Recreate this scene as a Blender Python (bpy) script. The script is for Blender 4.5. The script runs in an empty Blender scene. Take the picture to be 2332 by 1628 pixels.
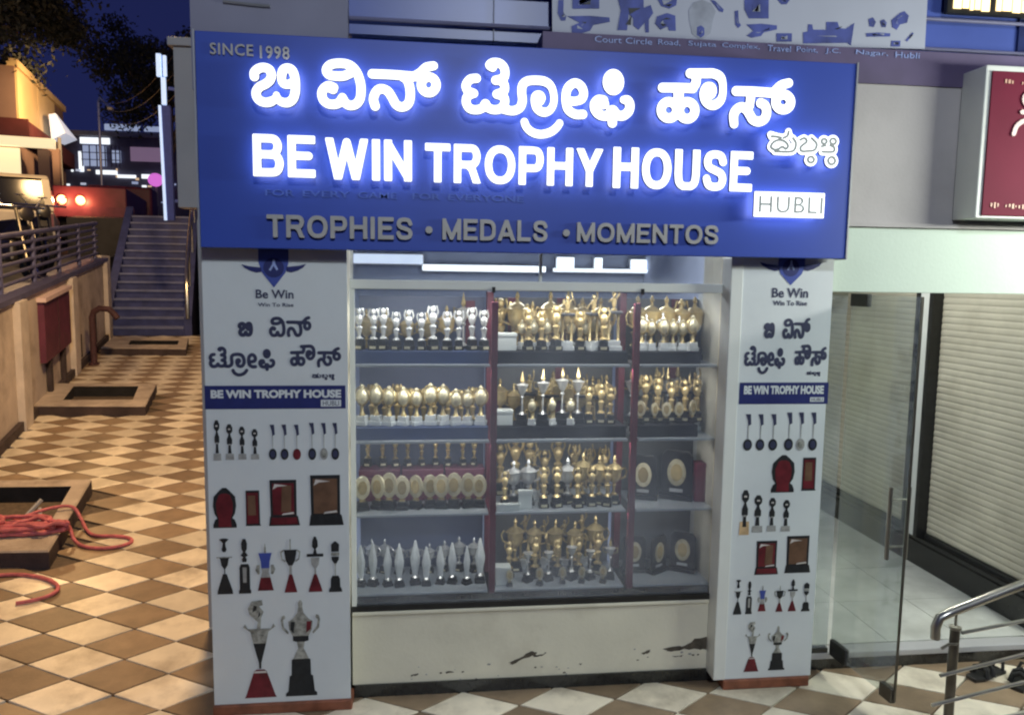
import bpy, bmesh, math, random
import numpy as np
from mathutils import Vector, Matrix
random.seed(11)
SC = bpy.context.scene
COL = SC.collection
PI = math.pi

# ------------------------------------------------------------------ camera
cam_data = bpy.data.cameras.new('camera')
cam_data.sensor_width = 36.0
cam_data.lens = 36.0 * 1700.0 / 2332.0
cam_data.clip_start = 0.05
cam_data.clip_end = 400.0
cam = bpy.data.objects.new('camera', cam_data)
COL.objects.link(cam)
_p, _y, _r = math.radians(-6.0), math.radians(6.7), math.radians(0.8)
_f = Vector((math.sin(_y) * math.cos(_p), math.cos(_y) * math.cos(_p), math.sin(_p)))
_rt = Vector((math.cos(_y), -math.sin(_y), 0.0))
_up = _rt.cross(_f)
_r2 = _rt * math.cos(_r) + _up * math.sin(_r)
_u2 = _up * math.cos(_r) - _rt * math.sin(_r)
_m = Matrix((_r2, _u2, -_f)).transposed().to_4x4()
_m.translation = Vector((0.0, 0.0, 2.1))
cam.matrix_world = _m
SC.camera = cam

# ------------------------------------------------------------------ night sky
world = bpy.data.worlds.new('World')
SC.world = world
world.use_nodes = True
wn, wl = world.node_tree.nodes, world.node_tree.links
wn.clear()
w_out = wn.new('ShaderNodeOutputWorld')
w_bg = wn.new('ShaderNodeBackground')
w_sky = wn.new('ShaderNodeTexSky')
w_sky.sky_type = 'NISHITA'
w_sky.sun_disc = False
w_sky.sun_elevation = math.radians(-5.0)
w_sky.sun_rotation = math.radians(200.0)
w_tint = wn.new('ShaderNodeMixRGB')
w_tint.blend_type = 'MIX'
w_tint.inputs['Fac'].default_value = 0.92
w_tint.inputs['Color2'].default_value = (0.0120, 0.0165, 0.078, 1)
w_bg.inputs['Strength'].default_value = 1.0
wl.new(w_sky.outputs['Color'], w_tint.inputs['Color1'])
wl.new(w_tint.outputs['Color'], w_bg.inputs['Color'])
wl.new(w_bg.outputs['Background'], w_out.inputs['Surface'])

# ------------------------------------------------------------------ lamps of the place and added fill lamps
def lamp(name, kind, loc, energy, color, size=0.2, target=None, size_y=None, spot=None):
    d = bpy.data.lights.new(name, kind)
    d.energy = energy
    d.color = color
    if kind == 'AREA':
        d.shape = 'RECTANGLE'
        d.size = size
        d.size_y = size_y or size
    else:
        d.shadow_soft_size = size
    if spot:
        d.spot_size = math.radians(spot)
        d.spot_blend = 0.6
    o = bpy.data.objects.new(name, d)
    COL.objects.link(o)
    o.location = loc
    if target:
        o.rotation_euler = (Vector(target) - Vector(loc)).to_track_quat('-Z', 'Y').to_euler()
    return o

WARM = (1.0, 0.62, 0.27)
lamp('walkway_lamp_light', 'POINT', (-1.55, 6.3, 5.8), 1300, WARM, 0.25)
lamp('building_fill_light', 'SPOT', (-9.0, 23.4, 6.9), 1250, WARM, 0.25, (-12.0, 25.6, 7.1), spot=75)  # unseen spot added to light the face of the yellow building
lamp('van_fill_light', 'POINT', (-6.9, 13.8, 5.6), 330, WARM, 0.25)  # unseen lamp added to brighten the parked van
lamp('facade_fill_light', 'POINT', (1.0, -4.5, 6.0), 1050, (0.84, 0.93, 1.0), 0.3)  # unseen lamp behind the camera, added to light the facade
lamp('entrance_tube_light', 'AREA', (4.3, 2.3, 2.75), 96, (0.95, 1.0, 0.88), 1.2, (2.4, 3.6, 1.1), 0.08)
lamp('lobby_tube_light', 'AREA', (2.75, 4.6, 2.62), 18, (0.98, 1.0, 0.94), 1.2, (2.9, 4.6, 0.0), 0.08)
lamp('shop_ceiling_light', 'AREA', (0.6, 5.4, 2.85), 50, (0.93, 0.97, 1.0), 1.6, (0.6, 3.9, 0.9), 0.5)
for z_, e_ in ((2.00, 5.6), (1.645, 4.4), (1.262, 2.9), (0.888, 1.7)):        # added, unseen area lamps that brighten each shelf
    lamp('shelf_fill_light', 'AREA', (0.56, 3.712, z_), e_, (1.0, 0.97, 0.90), 1.66, (0.56, 3.86, z_ - 0.30), 0.02)

# ------------------------------------------------------------------ exposure
SC.view_settings.view_transform = 'Standard'
SC.view_settings.look = 'None'
SC.view_settings.exposure = 0.0
SC.view_settings.gamma = 1.0
SC.view_settings.use_curve_mapping = False
SC.render.engine = 'CYCLES'
SC.cycles.use_denoising = True
SC.cycles.max_bounces = 8
SC.cycles.transparent_max_bounces = 16
SC.cycles.sample_clamp_indirect = 4.0
SC.cycles.caustics_reflective = False
SC.cycles.caustics_refractive = False
SC.cycles.filter_width = 2.2
KANNADA = {
 'bi': [[(-0.7108,2.9264,0.0207),(-0.7104,2.9437,0.0207),(-0.6941,2.9591,0.0207),(-0.6718,2.965,0.0207),(-0.6497,2.9574,0.0208),(-0.6415,2.9368,0.0208),(-0.6481,2.9144,0.0208),(-0.6682,2.8974,0.0208),(-0.6907,2.8854,0.0208),(-0.7039,2.8675,0.0208),(-0.7038,2.8478,0.0208),(-0.6918,2.8309,0.0208),(-0.6672,2.8232,0.0209),(-0.6423,2.8292,0.0209),(-0.6271,2.8434,0.0149),(-0.6227,2.856,0.0149)],[(-0.6227,2.856,0.0149),(-0.6124,2.8341,0.0187),(-0.5826,2.8253,0.021),(-0.5575,2.8388,0.021),(-0.5457,2.8691,0.021),(-0.5439,2.9089,0.021),(-0.5483,2.9409,0.0209),(-0.558,2.9603,0.0209),(-0.5753,2.9669,0.0209),(-0.5928,2.9587,0.0209),(-0.5994,2.9362,0.0209),(-0.5986,2.9115,0.0187),(-0.5863,2.8997,0.0187),(-0.5639,2.9031,0.021)]],
 'vi': [[(-0.386,2.8957,0.0212),(-0.4061,2.9023,0.0212),(-0.4251,2.8916,0.0212),(-0.4354,2.8712,0.0212),(-0.4295,2.8439,0.0212),(-0.4095,2.8285,0.0212),(-0.3817,2.8271,0.0213),(-0.3613,2.8367,0.0213),(-0.3497,2.8584,0.0178),(-0.3385,2.8351,0.0213),(-0.3183,2.8246,0.0214),(-0.2928,2.8318,0.0214),(-0.2761,2.8552,0.0214),(-0.2719,2.8955,0.0214),(-0.2768,2.9303,0.0214),(-0.2892,2.9623,0.0213),(-0.3093,2.9851,0.0213),(-0.3345,2.9951,0.0212),(-0.3698,2.9955,0.0212),(-0.4001,2.9872,0.0211),(-0.4154,2.9666,0.0211),(-0.4056,2.9484,0.0212),(-0.3804,2.9433,0.0212),(-0.3451,2.9449,0.0213),(-0.3197,2.9559,0.0213),(-0.3019,2.9667,0.0213)],[(-0.4012,2.8926,0.0212),(-0.3886,2.8881,0.0212)]],
 'n': [[(-0.2243,2.9589,0.0214),(-0.1348,2.9591,0.0216),(-0.0448,2.9555,0.0217)],[(-0.0499,2.9552,0.0217),(-0.0215,2.9716,0.0217),(0.0043,2.9954,0.0217),(0.0354,3.0038,0.0202)],[(0.0465,2.9253,0.0219),(0.0405,2.906,0.0219),(0.0247,2.8935,0.0219),(0.0051,2.8927,0.0218),(-0.0107,2.9038,0.0218),(-0.0168,2.9226,0.0218),(-0.0108,2.9419,0.0218),(0.005,2.9543,0.0218),(0.0245,2.9551,0.0218),(0.0404,2.9441,0.0218),(0.0465,2.9253,0.0219)],[(-0.2127,2.8262,0.0215),(-0.2198,2.8524,0.0215),(-0.2132,2.8778,0.0215),(-0.1991,2.8948,0.0215),(-0.1811,2.8988,0.0215),(-0.1581,2.8889,0.0216),(-0.1402,2.8632,0.0216),(-0.1248,2.8372,0.0217),(-0.1016,2.8268,0.0217),(-0.0758,2.8379,0.0217),(-0.0649,2.8662,0.0217),(-0.0654,2.9041,0.0217),(-0.0757,2.9365,0.0217),(-0.0963,2.9532,0.0216)]],
 'tro': [[(0.2201,2.9601,0.0211),(0.1925,2.9544,0.021),(0.1749,2.9295,0.021),(0.1824,2.9069,0.021),(0.2088,2.8965,0.0211)],[(0.2088,2.8965,0.0211),(0.1826,2.8839,0.021),(0.1762,2.8581,0.0211),(0.1909,2.8331,0.0211),(0.2226,2.8279,0.0211),(0.2489,2.8379,0.0212),(0.2599,2.855,0.0212),(0.2714,2.8388,0.0212),(0.2994,2.8309,0.0213),(0.3285,2.8385,0.0213),(0.3442,2.8622,0.0213),(0.3386,2.8877,0.0213),(0.3092,2.8968,0.0212)],[(0.3092,2.8968,0.0212),(0.3396,2.9108,0.0213),(0.3419,2.9365,0.0212),(0.3271,2.9538,0.0212),(0.3033,2.9553,0.0212)],[(0.3033,2.9553,0.0212),(0.3376,2.967,0.0212),(0.3439,2.9928,0.0212),(0.3356,3.0154,0.0212),(0.3156,3.0284,0.0211),(0.2919,3.0286,0.0211),(0.2767,3.0178,0.0211),(0.2894,3.0095,0.0211)],[(0.3285,2.8385,0.0213),(0.3553,2.8318,0.0213),(0.3847,2.8304,0.0214),(0.4112,2.8443,0.0214),(0.4215,2.8731,0.0214),(0.4182,2.9115,0.0214),(0.4218,2.9399,0.0214),(0.4415,2.9574,0.0214),(0.4789,2.9629,0.0214),(0.5192,2.9595,0.0215),(0.5465,2.9413,0.0194),(0.5601,2.9045,0.0178),(0.5593,2.8656,0.0178),(0.5431,2.8378,0.0189),(0.5163,2.829,0.0216),(0.4891,2.8422,0.0215),(0.4784,2.8702,0.0215),(0.4814,2.8961,0.0215),(0.4988,2.902,0.0194),(0.5084,2.8895,0.0178),(0.4992,2.8762,0.0215)],[(0.4322,2.7843,0.0188),(0.442,2.7626,0.0194),(0.4638,2.7439,0.0199),(0.491,2.735,0.0203),(0.518,2.7354,0.0203),(0.5503,2.7462,0.0201),(0.5743,2.7648,0.0195),(0.5888,2.7849,0.0179)]],
 'ee': [[(0.6921,2.8266,0.0218),(0.658,2.8258,0.0218),(0.6277,2.8424,0.0217),(0.6157,2.8731,0.0217),(0.6148,2.9119,0.0217),(0.6256,2.9408,0.0217),(0.6523,2.9587,0.0217),(0.6797,2.9482,0.0217),(0.6931,2.9203,0.0218),(0.6864,2.8941,0.0218),(0.6649,2.8828,0.0207),(0.6378,2.8804,0.0217)]],
 'phi': [[(0.8535,2.9712,0.0231),(0.8489,2.9504,0.0231),(0.8355,2.937,0.0231),(0.8186,2.9363,0.0231),(0.8045,2.9485,0.023),(0.7987,2.9689,0.023),(0.8033,2.9897,0.023),(0.8167,3.003,0.023),(0.8336,3.0037,0.023),(0.8477,2.9916,0.0231),(0.8535,2.9712,0.0231)],[(0.8257,2.983,0.023),(0.8265,2.9571,0.0231)],[(0.7836,2.8902,0.023),(0.7602,2.8918,0.023),(0.7437,2.8729,0.023),(0.7477,2.847,0.023),(0.7702,2.827,0.0231),(0.8032,2.8256,0.0231),(0.8259,2.85,0.0231),(0.8472,2.8299,0.0232),(0.8749,2.8283,0.0232),(0.8991,2.8489,0.0233),(0.9033,2.8766,0.0232),(0.8922,2.8945,0.0232),(0.8742,2.8964,0.0182)],[(0.8248,2.8421,0.0231),(0.8261,2.795,0.0232)],[(0.7772,2.8717,0.023),(0.7881,2.8747,0.0231)]],
 'hau': [[(1.0502,2.956,0.0229),(1.1229,2.9584,0.023),(1.1903,2.9588,0.0231)],[(1.1755,3.0231,0.0231),(1.2487,3.0263,0.0232),(1.2842,3.027,0.0232),(1.3138,3.0147,0.0233),(1.328,2.9882,0.0194),(1.3307,2.9429,0.0188),(1.3216,2.9123,0.0214),(1.2997,2.8932,0.0234),(1.2755,2.8907,0.0233),(1.2521,2.908,0.0233),(1.2433,2.9393,0.0232),(1.2545,2.9655,0.0232),(1.277,2.9679,0.0213),(1.2859,2.9502,0.0181),(1.2767,2.9377,0.0233)],[(1.2025,3.0159,0.0231),(1.2038,2.9829,0.0231),(1.1871,2.9587,0.0231)],[(1.1246,2.9555,0.0256),(1.1265,2.9074,0.0256)],[(1.1192,2.8619,0.0231),(1.1132,2.8407,0.0231),(1.0957,2.8271,0.0231),(1.0735,2.8263,0.0231),(1.0552,2.8385,0.023),(1.0476,2.8591,0.023),(1.0537,2.8803,0.023),(1.0711,2.8938,0.023),(1.0932,2.8947,0.023),(1.1116,2.8825,0.0231),(1.1192,2.8619,0.0231)],[(1.2038,2.8637,0.0232),(1.1978,2.8417,0.0232),(1.1803,2.8276,0.0232),(1.158,2.8268,0.0232),(1.1395,2.8395,0.0231),(1.1318,2.8609,0.0231),(1.1378,2.8828,0.0231),(1.1553,2.8968,0.0231),(1.1775,2.8977,0.0232),(1.1961,2.8851,0.0232),(1.2038,2.8637,0.0232)]],
 's': [[(1.3929,2.9555,0.0235),(1.4796,2.9567,0.0236),(1.5785,2.9538,0.0238)],[(1.5686,2.9543,0.0237),(1.6031,2.9877,0.0238),(1.6404,3.0015,0.0218)],[(1.6543,2.918,0.0239),(1.6486,2.8983,0.0239),(1.6313,2.8855,0.0239),(1.6092,2.8847,0.0239),(1.5907,2.896,0.0238),(1.5828,2.9151,0.0238),(1.5886,2.9348,0.0238),(1.6058,2.9475,0.0238),(1.6279,2.9484,0.0238),(1.6464,2.9371,0.0239),(1.6543,2.918,0.0239)],[(1.3898,2.8113,0.0216),(1.3864,2.8509,0.0235),(1.3999,2.8758,0.0235),(1.424,2.8865,0.0236),(1.4475,2.8746,0.0236),(1.4651,2.8509,0.0236),(1.4791,2.833,0.0237),(1.5059,2.8254,0.0237),(1.5332,2.8397,0.0238),(1.5416,2.8691,0.0238),(1.5336,2.8963,0.0237),(1.5116,2.9077,0.0237)],[(1.4637,2.9454,0.0229),(1.4597,2.8934,0.0216)]],
 'hubballi_back': [[(1.5735,2.7641,0.0158),(1.5976,2.7633,0.0158),(1.6185,2.7593,0.0158)],[(1.6548,2.7877,0.0159),(1.649,2.7683,0.0159),(1.6322,2.7597,0.0158)],[(1.5725,2.7177,0.0158),(1.5851,2.7389,0.0158),(1.6121,2.7494,0.0158),(1.6401,2.7424,0.0159),(1.6549,2.7237,0.0159),(1.6453,2.7105,0.0159),(1.6275,2.7195,0.0159),(1.6108,2.7094,0.0158),(1.5903,2.7055,0.0158),(1.5725,2.7177,0.0158)],[(1.6771,2.7597,0.0159),(1.6922,2.7378,0.0159),(1.6869,2.7087,0.0159),(1.6632,2.6982,0.0159),(1.5942,2.6976,0.0158)],[(1.7121,2.7529,0.0159),(1.7325,2.7616,0.0159),(1.7438,2.746,0.016),(1.7173,2.7225,0.0159),(1.7219,2.7034,0.016),(1.7532,2.7044,0.016),(1.7842,2.7103,0.016),(1.793,2.738,0.016),(1.7671,2.7628,0.016)],[(1.784,2.6666,0.016),(1.7802,2.6569,0.016),(1.7701,2.6526,0.016),(1.7595,2.6563,0.016),(1.7547,2.6657,0.016),(1.7584,2.6754,0.016),(1.7685,2.6797,0.016),(1.7791,2.6761,0.016),(1.784,2.6666,0.016)],[(1.8411,2.7509,0.0161),(1.838,2.7428,0.0161),(1.8296,2.7392,0.0161),(1.8208,2.7422,0.016),(1.8167,2.7501,0.016),(1.8198,2.7581,0.016),(1.8282,2.7617,0.016),(1.8371,2.7587,0.0161),(1.8411,2.7509,0.0161)],[(1.8866,2.7525,0.0161),(1.883,2.7432,0.0161),(1.8734,2.7391,0.0161),(1.8633,2.7425,0.0161),(1.8586,2.7515,0.0161),(1.8621,2.7607,0.0161),(1.8718,2.7649,0.0161),(1.8819,2.7614,0.0161),(1.8866,2.7525,0.0161)],[(1.8181,2.7275,0.0161),(1.8353,2.7313,0.0161)],[(1.8597,2.7338,0.0161),(1.8795,2.7247,0.0161),(1.8755,2.7052,0.0161),(1.823,2.7035,0.0161)],[(1.8878,2.665,0.0162),(1.8836,2.653,0.0162),(1.872,2.6477,0.0161),(1.8598,2.6522,0.0161),(1.8542,2.664,0.0161),(1.8584,2.676,0.0161),(1.8699,2.6814,0.0161),(1.8821,2.6768,0.0161),(1.8878,2.665,0.0162)],[(1.5696,2.7719,0.0158),(1.6253,2.7611,0.0158),(1.659,2.7751,0.0159)],[(1.5931,2.7184,0.0158),(1.6622,2.7175,0.0159),(1.7829,2.7312,0.016),(1.8772,2.7344,0.0161)],[(1.8532,2.6688,0.0161),(1.8853,2.6601,0.0162)]],
 'hubballi_core': [[(1.5735,2.7641,0.0051),(1.5976,2.7633,0.0052),(1.6185,2.7593,0.0052)],[(1.6548,2.7877,0.0052),(1.649,2.7683,0.0052),(1.6322,2.7597,0.0052)],[(1.5725,2.7177,0.0052),(1.5851,2.7389,0.0052),(1.6121,2.7494,0.0052),(1.6401,2.7424,0.0052),(1.6549,2.7237,0.0052),(1.6453,2.7105,0.0052),(1.6275,2.7195,0.0052),(1.6108,2.7094,0.0052),(1.5903,2.7055,0.0052),(1.5725,2.7177,0.0052)],[(1.6771,2.7597,0.0052),(1.6922,2.7378,0.0052),(1.6869,2.7087,0.0052),(1.6632,2.6982,0.0052),(1.5942,2.6976,0.0052)],[(1.7121,2.7529,0.0052),(1.7325,2.7616,0.0052),(1.7438,2.746,0.0052),(1.7173,2.7225,0.0052),(1.7219,2.7034,0.0052),(1.7532,2.7044,0.0052),(1.7842,2.7103,0.0052),(1.793,2.738,0.0052),(1.7671,2.7628,0.0052)],[(1.784,2.6666,0.0052),(1.7802,2.6569,0.0052),(1.7701,2.6526,0.0052),(1.7595,2.6563,0.0052),(1.7547,2.6657,0.0052),(1.7584,2.6754,0.0052),(1.7685,2.6797,0.0052),(1.7791,2.6761,0.0052),(1.784,2.6666,0.0052)],[(1.8411,2.7509,0.0052),(1.838,2.7428,0.0052),(1.8296,2.7392,0.0052),(1.8208,2.7422,0.0052),(1.8167,2.7501,0.0052),(1.8198,2.7581,0.0052),(1.8282,2.7617,0.0052),(1.8371,2.7587,0.0052),(1.8411,2.7509,0.0052)],[(1.8866,2.7525,0.0053),(1.883,2.7432,0.0053),(1.8734,2.7391,0.0053),(1.8633,2.7425,0.0052),(1.8586,2.7515,0.0052),(1.8621,2.7607,0.0052),(1.8718,2.7649,0.0052),(1.8819,2.7614,0.0052),(1.8866,2.7525,0.0053)],[(1.8181,2.7275,0.0052),(1.8353,2.7313,0.0052)],[(1.8597,2.7338,0.0052),(1.8795,2.7247,0.0053),(1.8755,2.7052,0.0053),(1.823,2.7035,0.0052)],[(1.8878,2.665,0.0053),(1.8836,2.653,0.0053),(1.872,2.6477,0.0053),(1.8598,2.6522,0.0053),(1.8542,2.664,0.0053),(1.8584,2.676,0.0053),(1.8699,2.6814,0.0053),(1.8821,2.6768,0.0053),(1.8878,2.665,0.0053)]],
}
LEFT_PRINT = [
 ('shield', -0.75, 2.046, -0.617, 2.229),
 ('wingL', -0.825, 2.112, -0.738, 2.151),
 ('wingR', -0.627, 2.115, -0.539, 2.157),
 ('emblem', -0.729, 2.091, -0.637, 2.18),
 ('bewin', -0.765, 1.996, -0.597, 2.036),
 ('tag', -0.756, 1.959, -0.598, 1.976),
 ('bi', -0.848, 1.82, -0.78, 1.89),
 ('vin', -0.71, 1.819, -0.519, 1.917),
 ('tro', -0.979, 1.638, -0.684, 1.775),
 ('haus', -0.619, 1.679, -0.386, 1.786),
 ('hub', -0.52, 1.62, -0.417, 1.653),
 ('band', -1.001, 1.487, -0.368, 1.595),
 ('bandtext', -0.974, 1.537, -0.388, 1.576),
 ('plate', -0.481, 1.496, -0.389, 1.528),
 ('figure', -0.97, 1.247, -0.935, 1.435),
 ('figure', -0.916, 1.249, -0.877, 1.416),
 ('figure', -0.859, 1.25, -0.822, 1.404),
 ('figure', -0.802, 1.25, -0.765, 1.392),
 ('medal', -0.723, 1.246, -0.684, 1.412, 0),
 ('medal', -0.67, 1.245, -0.63, 1.412, 0),
 ('medal', -0.614, 1.244, -0.574, 1.411, 1),
 ('medal', -0.544, 1.243, -0.504, 1.419, 0),
 ('medal', -0.49, 1.243, -0.45, 1.418, 2),
 ('medal', -0.438, 1.242, -0.398, 1.418, 0),
 ('round', -0.979, 0.925, -0.874, 1.116),
 ('slab', -0.835, 0.932, -0.763, 1.101),
 ('frame_red', -0.727, 0.929, -0.585, 1.149),
 ('frame_black', -0.542, 0.926, -0.382, 1.169),
 ('cup1', -0.969, 0.603, -0.898, 0.874),
 ('cup2', -0.871, 0.603, -0.815, 0.869),
 ('cup3', -0.794, 0.614, -0.702, 0.844),
 ('cup4', -0.681, 0.601, -0.583, 0.863),
 ('cup5', -0.556, 0.6, -0.479, 0.872),
 ('cup6', -0.455, 0.596, -0.392, 0.846),
 ('big1', -0.856, 0.08, -0.707, 0.568),
 ('big2', -0.682, 0.079, -0.498, 0.561),
]
RIGHT_PRINT = [
 ('shield', 1.725, 2.088, 1.862, 2.233),
 ('wingL', 1.629, 2.156, 1.733, 2.201),
 ('wingR', 1.855, 2.159, 1.952, 2.205),
 ('emblem', 1.747, 2.131, 1.833, 2.216),
 ('bewin', 1.7, 2.027, 1.888, 2.074),
 ('tag', 1.708, 1.988, 1.885, 2.012),
 ('bi', 1.667, 1.824, 1.724, 1.903),
 ('vin', 1.764, 1.822, 1.91, 1.928),
 ('tro', 1.572, 1.646, 1.787, 1.788),
 ('haus', 1.834, 1.685, 2.005, 1.795),
 ('hub', 1.903, 1.635, 1.976, 1.662),
 ('band', 1.555, 1.496, 2.023, 1.604),
 ('bandtext', 1.578, 1.545, 1.998, 1.589),
 ('plate', 1.928, 1.506, 2.001, 1.529),
 ('medal', 1.585, 1.259, 1.636, 1.445, 0),
 ('medal', 1.651, 1.259, 1.701, 1.444, 0),
 ('medal', 1.718, 1.258, 1.769, 1.444, 0),
 ('medal', 1.801, 1.257, 1.853, 1.452, 0),
 ('medal', 1.864, 1.256, 1.915, 1.452, 2),
 ('medal', 1.93, 1.255, 1.981, 1.451, 0),
 ('round', 1.746, 1.041, 1.868, 1.234),
 ('slab', 1.906, 1.048, 1.986, 1.219),
 ('figure', 1.587, 0.823, 1.64, 1.056, 1),
 ('figure', 1.654, 0.835, 1.711, 1.028),
 ('figure', 1.734, 0.838, 1.783, 1.013),
 ('figure', 1.81, 0.836, 1.859, 1.0),
 ('frame_red', 1.68, 0.61, 1.807, 0.788),
 ('frame_black', 1.842, 0.614, 1.982, 0.81),
 ('cup1', 1.576, 0.402, 1.62, 0.587),
 ('cup2', 1.641, 0.402, 1.676, 0.576),
 ('cup3', 1.703, 0.414, 1.756, 0.553),
 ('cup4', 1.792, 0.408, 1.855, 0.549),
 ('cup5', 1.868, 0.408, 1.919, 0.579),
 ('cup6', 1.944, 0.405, 1.992, 0.559),
 ('big1', 1.647, 0.089, 1.728, 0.36),
 ('big2', 1.77, 0.091, 1.881, 0.331),
]
SIGN_WORDS = [
 ('BE', -0.724, 2.518, -0.466, 2.693),
 ('WIN', -0.423, 2.514, -0.057, 2.688),
 ('TROPHY', -0.0, 2.514, 0.788, 2.68),
 ('HOUSE', 0.835, 2.512, 1.488, 2.691),
 ('TROPHIES', -0.682, 2.266, -0.054, 2.363),
 ('dot1', 0.0, 2.294, 0.035, 2.329),
 ('MEDALS', 0.077, 2.27, 0.552, 2.363),
 ('dot2', 0.62, 2.293, 0.656, 2.329),
 ('MOMENTOS', 0.687, 2.273, 1.356, 2.36),
 ('SINCE', -0.902, 3.024, -0.726, 3.071),
 ('1998', -0.698, 3.017, -0.576, 3.069),
 ('HUBLIplate', 1.505, 2.4, 1.85, 2.517),
 ('HUBLI', 1.529, 2.421, 1.839, 2.496),
 ('faint', -0.689, 2.438, 0.442, 2.481),
]
BANNER_ART = [
 [(0.706, 3.46), (0.838, 3.468), (0.84, 3.411), (0.707, 3.403)],
 [(0.638, 3.44), (0.663, 3.442), (0.663, 3.381), (0.678, 3.369), (0.674, 3.347), (0.653, 3.345), (0.635, 3.379)],
 [(0.682, 3.367), (0.795, 3.375), (0.891, 3.372), (0.894, 3.352), (0.813, 3.333), (0.797, 3.306), (0.753, 3.291), (0.706, 3.293), (0.705, 3.322), (0.744, 3.34)],
 [(0.928, 3.469), (1.059, 3.476), (1.061, 3.426), (1.096, 3.441), (1.11, 3.404), (1.089, 3.374), (1.091, 3.312), (1.074, 3.311), (1.068, 3.357), (1.038, 3.322), (1.011, 3.341), (1.01, 3.374), (0.987, 3.394), (0.981, 3.317), (0.932, 3.315), (0.947, 3.408)],
 [(1.126, 3.475), (1.228, 3.481), (1.225, 3.448), (1.19, 3.429), (1.149, 3.439)],
 [(1.129, 3.389), (1.181, 3.408), (1.222, 3.398), (1.227, 3.327), (1.193, 3.326), (1.184, 3.346), (1.149, 3.328), (1.121, 3.355)],
 [(1.334, 3.349), (1.354, 3.359), (1.372, 3.347), (1.374, 3.314), (1.356, 3.3), (1.335, 3.312)],
 [(1.398, 3.482), (1.421, 3.479), (1.468, 3.44), (1.464, 3.427), (1.446, 3.43)],
 [(1.572, 3.504), (1.698, 3.511), (1.703, 3.41), (1.6, 3.405), (1.575, 3.446)],
 [(1.525, 3.435), (1.543, 3.44), (1.548, 3.386), (1.561, 3.369), (1.547, 3.356), (1.531, 3.372)],
 [(1.588, 3.375), (1.67, 3.383), (1.748, 3.379), (1.749, 3.36), (1.681, 3.342), (1.668, 3.324), (1.618, 3.313), (1.593, 3.321), (1.626, 3.347)],
 [(1.737, 3.509), (1.815, 3.513), (1.794, 3.483), (1.766, 3.481)],
 [(1.748, 3.341), (1.829, 3.345), (1.831, 3.305), (1.75, 3.301)],
 [(1.887, 3.352), (1.912, 3.358), (1.913, 3.392), (1.934, 3.393), (1.94, 3.368), (2.01, 3.371), (2.008, 3.409), (2.068, 3.412), (2.08, 3.383), (2.113, 3.381), (2.158, 3.411), (2.147, 3.301), (2.127, 3.313), (1.892, 3.299)],
 [(2.233, 3.434), (2.256, 3.444), (2.274, 3.423), (2.264, 3.397), (2.24, 3.4)],
 [(2.297, 3.429), (2.316, 3.438), (2.334, 3.422), (2.328, 3.4), (2.307, 3.399)],
 [(2.357, 3.436), (2.402, 3.473), (2.425, 3.483), (2.451, 3.462), (2.444, 3.428), (2.406, 3.417), (2.389, 3.39), (2.364, 3.402)],
 [(2.223, 3.365), (2.289, 3.372), (2.356, 3.371), (2.355, 3.356), (2.229, 3.348)],
 [(2.364, 3.335), (2.414, 3.338), (2.414, 3.309), (2.364, 3.307)],
 [(2.441, 3.341), (2.476, 3.382), (2.484, 3.378), (2.451, 3.335)],
]
BULB = [(1.288, 3.426), (1.313, 3.465), (1.358, 3.48), (1.403, 3.466), (1.428, 3.429), (1.416, 3.391), (1.405, 3.324), (1.357, 3.288), (1.311, 3.315), (1.295, 3.377)]
# ------------------------------------------------------------------ helpers
def ramp(y):
    return max(0.0, 0.09 * (y - 3.66))

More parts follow.
